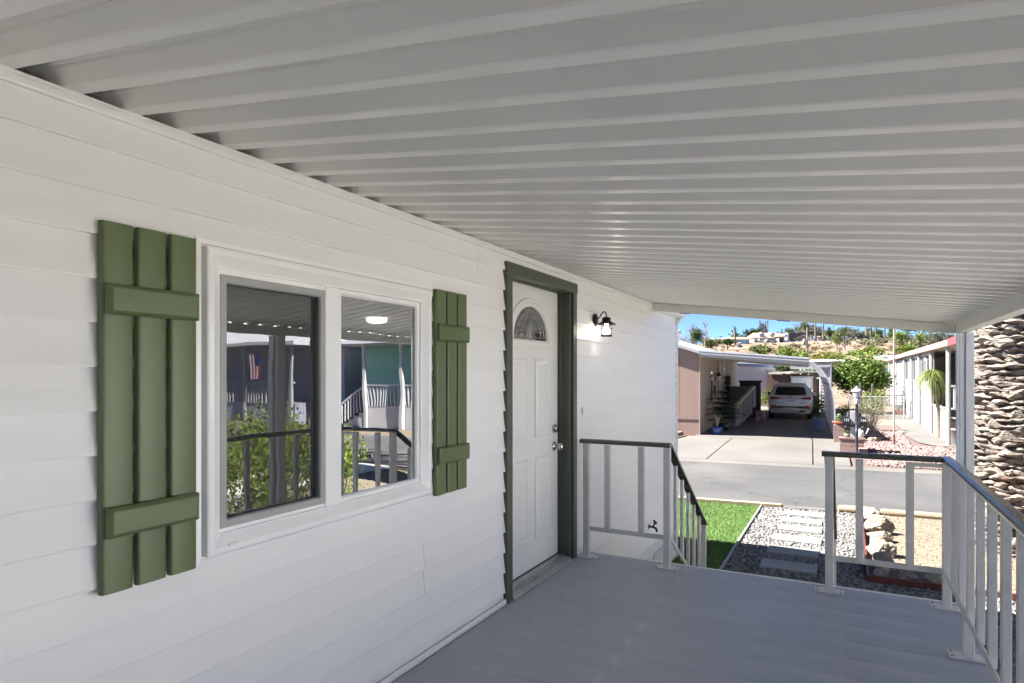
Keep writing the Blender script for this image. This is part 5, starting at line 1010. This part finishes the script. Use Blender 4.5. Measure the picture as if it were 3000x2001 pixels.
HG = leaves('foliage', 5000, (1, 1, 1), 200, .12, .09, 'leaf_dark', 61, .5, .2)
for i in range(3):  # unseen hedges added to cut light reaching the porch from behind
    t = thing('shading_hedge', 'added tall dark hedge shading the porch from behind, %s from the street' % ordn[i], 'hedge', (4.5, -2.6-3.6*i, -.87), group='added hedges cutting light from behind'); link('foliage', HG, t, (0, 0, 1.6), (0, 0, i), (1.3, 2.0, 1.9)); part('stem', 'bark', t, lambda b: [b.tube([(0, q, 0), (0, q, 1.5)], .05, 5) for q in (-1, 0, 1)], 0, False)
BU = leaves('crown', 3000, (1, 1, 1), 70, .16, .11, 'leaf_bright', 60, .4, .3)
for i, (x, y, s, h) in enumerate(((3.6, 5.3, .65, .8), (4.1, 6.6, .75, .95), (3.3, 7.5, .5, .7), (4.6, 7.7, .7, .9)  )):
    tree('garden_bush', 'bright green bush beside the deck seen in the window reflection, %s one' % ordn[i], x, y, -.87, .5, .85, BU, (s, s, h), tr_=.04, group='bushes beside the deck', cat='bush')
# ================================================================== HILLSIDE
V1 = leaves('crown', 1500, (1, 1, 1), 60, .16, .20, 'leaf_mid', 70, .6, .3); V2 = leaves('crown', 1500, (1, 1, 1), 45, .17, .20, 'leaf_olive', 71, .6, .3); V3 = leaves('crown', 1500, (1, 1, 1), 55, .15, .19, 'leaf_bright', 72, .6, .3); V4 = leaves('crown', 1300, (1, 1, 1), 40, .16, .19, 'leaf_grey', 73, .6, .3); V5 = leaves('crown', 1400, (1, 1, 1), 45, .15, .19, 'leaf_yellow', 74, .6, .3); V6 = leaves('crown', 1500, (1, 1, 1), 60, .15, .2, 'leaf_dark', 75, .6, .3); V7 = leaves('crown', 900, (1, 1, 1), 60, .13, .12, 'leaf_dry', 76, .5, .2); V8 = leaves('crown', 700, (1, 1, 1), 26, .15, .2, 'leaf_pink', 77, .6, .3); V9 = leaves('crown', 1500, (1, 1, 1), 26, .19, .17, 'leaf_olive', 78, .5, .55)
def hp(px, dep): x, y = at(px, dep); return x, y, gz(x, y)
def vtree(px, dep, y0, y1, wpx, cr, label, mat='bark', trunk=None, cat='tree', group='trees and bushes on the hillside', name='tree'):
    # y0/y1: photo rows of crown foot and top; height above the ground follows from the distance
    x, y, z = hp(px, dep); k = dep/1850; zt = 1.44+(1095-y1)*k; zb = 1.44+(1095-y0)*k; w = wpx*k/2
    cz = (zt+zb)/2; tree(name, label, x, y, z-.2, max(.5, cz-z), max(.3, cz-z+.2), cr, (w, w, (zt-zb)/2), mat, max(.06, w*.07), group, cat)
vtree(2040, 88, 1004, 962, 45, V1, 'dense round green tree left of the white roof vent'); vtree(2075, 130, 1022, 986, 50, V2, 'olive green bush right of the white roof vent', cat='bush', name='bush')
vtree(2098, 150, 1016, 990, 40, V2, 'dark olive bush at the left foot of the hill slope', cat='bush', name='bush'); vtree(2132, 190, 1013, 989, 48, V6, 'dark rounded bush left of the lone palm', cat='bush', name='bush')
vtree(2205, 300, 992, 960, 54, V6, 'broad dark green tree behind the house with dormers'); vtree(2233, 300, 985, 945, 24, V4, 'tall grey green tree behind the two thin palms')
vtree(2228, 112, 1042, 1006, 76, V2, 'wide olive bush in the middle of the bare slope', cat='bush', name='bush'); vtree(2305, 95, 1054, 1012, 66, V3, 'light green bush right of the middle of the bare slope', cat='bush', name='bush'); vtree(2345, 90, 1062, 1024, 50, V3, 'small light green bush under the utility pole', cat='bush', name='bush')
vtree(2405, 80, 1072, 1034, 88, V5, 'yellow flowering bush behind the carport roof end', cat='bush', name='bush'); vtree(2450, 84, 1060, 1030, 60, V3, 'green bush behind the yellow flowering bush', cat='bush', name='bush'); vtree(2500, 110, 1052, 1030, 70, V3, 'low green bush below the pale trunked tree', cat='bush', name='bush')
vtree(2548, 105, 1046, 1014, 84, V3, 'large bright green bush right of the pale trunked tree', cat='bush', name='bush'); vtree(2658, 110, 1040, 1009, 70, V3, 'clipped green bush above the red eave', cat='bush', name='bush')
vtree(2350, 265, 988, 944, 46, V9, 'tall grey eucalyptus above the motorhome, left crown', 'bark_pale'); vtree(2375, 275, 986, 950, 40, V4, 'tall grey eucalyptus above the motorhome, right crown', 'bark_pale'); vtree(2315, 300, 985, 958, 30, V2, 'small yellow green tree left of the eucalyptus'); vtree(2400, 280, 990, 956, 34, V4, 'grey green tree right of the eucalyptus')
vtree(2474, 150, 1004, 958, 66, V9, 'pale trunked gum tree on the slope', 'bark_pale'); vtree(2505, 230, 1000, 962, 44, V4, 'dark grey tree behind the pale trunked gum', 'bark_pale'); vtree(2452, 170, 1008, 975, 34, V3, 'light green tree left of the pale trunked gum')
vtree(2430, 300, 984, 966, 30, V1, 'small green tree beside the far pink house'); vtree(2430, 160, 1022, 1010, 40, V7, 'brown dry bush on the bare slope', cat='bush', name='bush'); vtree(2460, 140, 1030, 1014, 34, V7, 'reddish dry bush below the brown one', cat='bush', name='bush')
vtree(2595, 255, 1000, 984, 16, V8, 'magenta flowering bush on the hilltop', cat='bush', name='bush'); vtree(2640, 190, 1006, 966, 60, V3, 'light green tree on the hilltop right of the thin pole'); vtree(2575, 255, 1002, 962, 20, V6, 'narrow dark cypress left of the magenta bush'); vtree(2612, 240, 1002, 960, 26, V1, 'green tree behind the magenta bush')
vtree(2755, 170, 1012, 972, 90, V4, 'wide grey green tree above the red eave end', 'bark_pale'); vtree(2700, 180, 1006, 978, 40, V3, 'bright bush left of the wide grey green tree'); vtree(2560, 300, 1000, 972, 40, V1, 'green trees behind the thin trunks'); vtree(2530, 300, 995, 968, 30, V2, 'olive tree behind the white hilltop house')
vtree(2250, 330, 998, 982, 200, V6, 'long dark hedge behind the hilltop houses', cat='bush', name='bush')
# bare and dead trees at the left
def bare(px, dep, y1, label, n=24, seed=1, col='dead_twig', spread=.35):
    x, y, z = hp(px, dep); h = 1.44+(1095-y1)*dep/1850-z; t = thing('bare_tree', label, 'tree', (x, y, z), group='trees and bushes on the hillside'); g = random.Random(seed)
    def f(b):
        b.tube([(0, 0, -.2), (.1, 0, h*.5), (0, .1, h)], [h*.02, h*.012, h*.003], 5)
        for i in range(n):
            a = g.uniform(0, 6.28); s = g.uniform(.35, .9); L = h*spread*(1.1-s)*g.uniform(.6, 1.3)
            p = Vector((.05, 0, h*s)); q = p+Vector((math.cos(a)*L*.6, math.sin(a)*L*.6, L*.8)); b.tube([p, q], [h*.006, h*.002], 4)
            for _ in range(3): b.tube([p.lerp(q, .6), p.lerp(q, .6)+Vector((g.uniform(-1, 1), g.uniform(-1, 1), g.uniform(.2, 1)))*L*.4], [h*.0035, h*.0015], 3)
    part('branches', col, t, f, 0, False); return t
t = bare(2028, 95, 949, 'reddish brown half dead tree behind the round green tree', 34, 2, 'dead_twig', .22); link('dry_leaves', V7, t, (0, 0, 5.2), (0, 0, 0), (.9, .9, 2.4))
bare(2064, 110, 936, 'pale bare branched tree against the sky', 30, 3, 'dead_twig', .45); t = bare(2006, 95, 978, 'low dry brown tree next to the house corner', 30, 4, 'dead_twig', .6); link('dry_leaves', V7, t, (0, 0, 3.6), (0, 0, 1), (1.8, 1.8, 1.6))
# palms
PF = []
for droop, L in ((1.0, 1.0), (1.25, .9)):
    src = frond_mesh(1.0, 14, 'leaf_palm', droop, .22); vs = np.empty(len(src.vertices)*3, np.float32); src.vertices.foreach_get('co', vs); vs = vs.reshape(-1, 3); fs = [tuple(p.vertices) for p in src.polygons]; VV = []; FF = []
    for i in range(26):
        el = random.uniform(-.7, .9); m = np.array((Matrix.Rotation(i*2.399, 3, 'Z') @ Matrix.Rotation(el, 3, 'X'))); base = i*len(vs); VV.append(vs @ m.T*L); FF += [tuple(base+k for k in f) for f in fs]
    PF.append(np_mesh('crown', np.concatenate(VV), FF, 'leaf_palm'))
def palm(px, dep, y1, cr_px, label, k=0, tw=.18, lean=0):
    x, y, z = hp(px, dep); q = dep/1850; top = 1.44+(1095-y1)*q-z-cr_px*q*.3; t = thing('palm_tree', label, 'palm tree', (x, y, z), group='palms on the hill')
    part('trunk', 'bark', t, lambda b: b.tube([(0, 0, -.3), (lean*.4, 0, top*.5), (lean, 0, top)], [tw*1.2, tw, tw*.9], 7), 0, False); link('crown', PF[k], t, (lean, 0, top), (0, 0, px), (cr_px*q*.62,)*3)
palm(2153, 235, 955, 22, 'lone palm standing left of the house with dormers', 0, .35); palm(2226, 320, 937, 13, 'left of three tall thin palms above the hilltop', 1, .3); palm(2243, 325, 940, 11, 'middle of three tall thin palms above the hilltop', 1, .3); palm(2249, 330, 938, 13, 'right of three tall thin palms above the hilltop', 1, .3)
palm(2426, 300, 956, 13, 'small fan palm right of the eucalyptus', 1, .3); palm(2692, 150, 972, 66, 'broad feathery date palm on the hill above the red eave', 0, .5)
for i, (px, y1, lab) in enumerate(((2389, 948, 'thin tall trunk right of the eucalyptus, left'), (2412, 950, 'thin tall trunk right of the eucalyptus, right'), (2538, 962, 'dark thin trunk beside the white hilltop house'), (2552, 960, 'dark thin trunk just right of the white hilltop house'), (2567, 964, 'thin dark trunk among the hilltop trees'), (2592, 950, 'thin dark trunk by the magenta bush'))):
    palm(px, 250, y1-14, 12, lab, i % 2, .32)
# utility pole
x, y, z = hp(2365, 92); t = thing('utility_pole', 'wooden utility pole with crossarm on the bare slope', 'pole', (x, y, z)); part('pole', 'utility', t, lambda b: b.tube([(0, 0, -.3), (0, 0, 8.2-z+.0)], [.16, .11], 8), 0, False); part('crossarm', 'utility', t, lambda b: (b.bar((-.9, 0, 7.7-z), (.9, 0, 7.7-z), .1, .12), b.bar((-.6, .02, 7.0-z), (.6, .02, 7.0-z), .1, .1)), 0, False); part('transformer', 'gate_grey', t, lambda b: b.lathe([(0, 5.6-z), (.2, 5.6-z), (.2, 6.5-z), (0, 6.55-z)], (-.38, 0, 0), 10), 0, False)
# houses
def hill_house(px, dep, wpx, ybase, ywall, yroof, label, wall, roof, dormers=0, depth_m=9, door=True, rz=None):
    x, y = at(px, dep); k = dep/1850; z = gz(x, y)-.3; w = wpx*k/2; zw = 1.44+(1095-ywall)*k; zr = 1.44+(1095-yroof)*k
    h = thing('hill_house', label, 'house', (x, y, z), TH if rz is None else rz, group='houses on the hill'); zw -= z; zr -= z
    part('wall', wall, h, lambda b: b.box((-w, 0, -1), (w, depth_m, zw)), 0, False)
    rf = part('roof', roof, h, lambda b: b.add([(-w-.6, -.8, zw), (w+.6, -.8, zw), (w*.78, depth_m/2, zr), (-w*.78, depth_m/2, zr), (w+.6, depth_m+.8, zw), (-w-.6, depth_m+.8, zw)], [(0, 1, 2, 3), (3, 2, 4, 5), (1, 4, 2), (0, 3, 5), (0, 5, 4, 1)]), 0, False)
    n = max(2, int(w*2/3.2))
    for i in range(n):
        xx = -w+(i+.5)*2*w/n; wn = part('window', 'far_glass' if i % 2 else 'cabinet', h, lambda b: b.box((xx-.8, -.06, zw*.25 if i % 2 else .0), (xx+.8, -.01, zw*.8)), 0, False); part('frame', 'white_far', wn, lambda b: (b.box((xx-.9, -.08, zw*.8), (xx+.9, -.01, zw*.8+.15)), b.box((xx-.95, -.08, 0), (xx-.8, -.01, zw*.8)), b.box((xx+.8, -.08, 0), (xx+.95, -.01, zw*.8))), 0, False)
    for i in range(dormers):
        xx = -w*.45+i*w*.75; dm = part('dormer', 'white_far', h, lambda b: b.prism([(xx-1.1, zw+.2), (xx+1.1, zw+.2), (xx+1.1, zw+(zr-zw)*.55), (xx, zw+(zr-zw)*.95), (xx-1.1, zw+(zr-zw)*.55)], .2, depth_m/2, 'y'), 0, False); part('pane', 'far_glass', dm, lambda b: b.box((xx-.5, .12, zw+.5), (xx+.5, .19, zw+(zr-zw)*.55)), 0, False); part('dormer_roof', roof, dm, lambda b: b.add([(xx+s*1.3, yv, zw+(zr-zw)*.5) if s else (xx, yv, zw+(zr-zw)*1.02) for yv in (.0, depth_m/2) for s in (-1, 0, 1)], [(0, 1, 4, 3), (1, 2, 5, 4)]), 0, False)
hill_house(2252, 272, 84, 1000, 990, 973, 'cream hilltop house with brown roof and two dormers', 'white_far', 'roof_brick', 2, 10); hill_house(2297, 268, 30, 1000, 986, 975, 'grey garage wing right of the house with dormers', 'gate_grey', 'roof_brick', 0, 10)
hill_house(2165, 250, 62, 1004, 994, 986, 'low white hilltop house behind the lone palm', 'white_far', 'roof_tan', 0, 8); hill_house(2120, 262, 60, 1004, 996, 988, 'low pale house behind the dark rounded bush', 'cream', 'gate_grey', 0, 8)
hill_house(2533, 245, 38, 1002, 991, 984, 'small white hilltop house with flat white roof', 'white_far', 'roof_white', 0, 8); hill_house(2432, 330, 34, 995, 986, 978, 'far pink house with tan roof among the trees', 'home_pink', 'roof_tan', 0, 8)
hill_house(2585, 62, 74, 1062, 1056, 1046, 'home with tan roof behind the citrus tree', 'cream', 'roof_tan', 0, 8, rz=0.3); hill_house(2470, 66, 50, 1070, 1058, 1050, 'grey white shed roof home behind the carport end', 'gate_grey', 'roof_white', 0, 8, rz=.5); hill_house(2640, 70, 60, 1050, 1046, 1038, 'home with pale blue roof above the red eave', 'white_far', 'cyan_roof', 0, 8, rz=.2)
# vehicles on the hill
def hill_car(px, dep, label, L, mat, pick=False):
    x, y = at(px, dep); z = gz(x, y)+.05; c = thing('parked_car', label, 'car', (x, y, z), TH, group='cars parked on the hill'); h = L/2
    part('body', mat, c, lambda b: (b.prism([(-h, .35), (h, .35), (h, .85), (h*.55, .95), (h*.3, 1.0), (-h*.95, 1.02), (-h, .9)], -.9, .9, 'y'), b.prism([(-h*.9 if not pick else -h*.1, 1.0), (h*.42, .98), (h*.18, 1.5), (-h*.75 if not pick else -h*.05, 1.52)], -.8, .8, 'y')), .05, False)
    part('window', 'car_glass', c, lambda b: b.prism([(-h*.8 if not pick else -h*.05, 1.06), (h*.34, 1.05), (h*.15, 1.42), (-h*.7 if not pick else 0, 1.44)], -.83, -.81, 'y'), 0, False)
    for s in (-.62, .62): part('wheel', 'tyre', c, lambda b: b.lathe([(0, -.95), (.34, -.95), (.36, -.75), (0, -.74)], (s*h, 0, .36), 14, 'y'), 0, False)
hill_car(2259, 258, 'white sport utility car parked before the house with dormers', 5.0, 'white_far'); hill_car(2224, 260, 'white pickup truck left of the white car on the hill', 5.2, 'white_far', True); hill_car(2530, 238, 'dark teal car in front of the small white hilltop house', 4.4, 'pole_navy')
x, y = at(2333, 255); z = gz(x, y)+.05; c = thing('motorhome', 'brown and tan motorhome with swoosh stripes on the hilltop', 'motorhome', (x, y, z), TH)
part('body', 'rv_brown', c, lambda b: b.box((-3.4, -1.2, .5), (4.0, 1.2, 3.5)), .15, False); part('cab', 'white_far', c, lambda b: b.prism([(-4.2, .5), (-3.4, .5), (-3.4, 3.4), (-4.0, 3.3), (-4.2, 1.6)], -1.15, 1.15, 'y'), .05, False); part('windscreen', 'car_glass', c, lambda b: b.box((-4.24, -1.0, 1.7), (-4.1, 1.0, 2.9)), 0, False)
part('stripe', 'rv_tan', c, lambda b: (b.prism([(-2.0, .8), (-.5, .8), (3.2, 2.6), (2.6, 2.8)], -1.24, -1.21, 'y'), b.prism([(-.2, .7), (.8, .7), (3.7, 1.8), (3.4, 2.1)], -1.24, -1.21, 'y')), 0, False)
for s in (-2.4, 2.2): part('wheel', 'tyre', c, lambda b: b.lathe([(0, -1.24), (.45, -1.24), (.48, -1.0), (0, -.99)], (s, 0, .48), 14, 'y'), 0, False)
# hill fences
def rail_fence(pxa, pxb, dep, label, n):
    a = at(pxa, dep); b_ = at(pxb, dep); f = thing('rail_fence', label, 'fence', (a[0], a[1], gz(*a))); P_ = [(a[0]+(b_[0]-a[0])*i/n, a[1]+(b_[1]-a[1])*i/n) for i in range(n+1)]
    for x, y in P_: part('post', 'white_far', f, lambda b: b.box((x-.12, y-.12, gz(x, y)-.3), (x+.12, y+.12, gz(x, y)+1.6)))
    for h in (.6, 1.15): part('rail', 'white_far', f, lambda b: [b.bar((*p, gz(*p)+h), (*q, gz(*q)+h), .06, .16) for p, q in zip(P_[:-1], P_[1:])])
rail_fence(2368, 2435, 250, 'white rail fence on the hilltop right of the utility pole', 8); rail_fence(2560, 2680, 205, 'white rail fence on the slope above the red eave', 10)
tag(part('retaining_wall', 'white_far', None, lambda b: b.bar((*at(2170, 225), gz(*at(2170, 225))+.2), (*at(2160, 205), gz(*at(2160, 205))+.2), .5, 2.2)), 'short white sloping wall below the low white house', 'wall')

vtree(2300, 52, 1090, 1066, 100, V6, 'dark leafy tree behind the brown shed roof'); vtree(2225, 58, 1082, 1068, 60, V3, 'green tree behind the blue eave of the white home')
def scrub():
    g = np.random.default_rng(90); V = []; 
    for i in range(420):
        px = g.uniform(1950, 2850); dep = g.uniform(75, 235); x, y = at(px, dep); z = gz(x, y); s = g.uniform(.25, .9); n = 26
        P = np.array([x, y, z+s*.3])+g.normal(size=(n, 3))*np.array([s, s, s*.4])*.6; a = g.normal(size=(n, 3)); a /= np.linalg.norm(a, axis=1)[:, None]; b = np.cross(a, g.normal(size=(n, 3))); b /= np.linalg.norm(b, axis=1)[:, None]; L = s*.45
        V.append(np.stack([P-a*L, P+b*L*.5, P+a*L, P-b*L*.5], 1).reshape(-1, 3))
    V = np.concatenate(V); tag(link('scrub', np_mesh('scrub', V, np.arange(len(V)).reshape(-1, 4), 'leaf_dry')), 'low dry scrub scattered over the bare slope', 'scrub', kind='stuff')
scrub()

def wood(name, mat, seed, n, pr, dr, sr, label, hs=.8):
    g = np.random.default_rng(seed); V = []
    for i in range(n):
        px = g.uniform(*pr); dep = g.uniform(*dr); x, y = at(px, dep); z = gz(x, y); s = g.uniform(*sr); m = 150; nc = 9
        c = g.normal(size=(nc, 3))*np.array([s, s, s*hs])*.45+np.array([x, y, z+s*hs*.75]); P = c[g.integers(0, nc, m)]+g.normal(size=(m, 3))*s*.2; P[:, 2] = np.maximum(P[:, 2], z)
        a = g.normal(size=(m, 3)); a /= np.linalg.norm(a, axis=1)[:, None]; b = np.cross(a, g.normal(size=(m, 3))); b /= np.linalg.norm(b, axis=1)[:, None]; L = s*.16
        V.append(np.stack([P-a*L, P+b*L*.6, P+a*L, P-b*L*.6], 1).reshape(-1, 3))
    V = np.concatenate(V); tag(link(name, np_mesh(name, V, np.arange(len(V)).reshape(-1, 4), mat)), label, 'trees', kind='stuff')
wood('distant_trees', 'leaf_mid', 91, 60, (2080, 2860), (300, 350), (2.5, 5.5), 'distant tree belt along the hilltop skyline', 1.0)
wood('foothill_bushes', 'leaf_bright', 92, 34, (2200, 2860), (64, 92), (.8, 1.7), 'belt of bright green bushes at the foot of the hill')
wood('slope_bushes', 'leaf_olive', 93, 20, (2330, 2860), (120, 230), (1.0, 2.2), 'scattered olive green bushes on the right part of the slope')
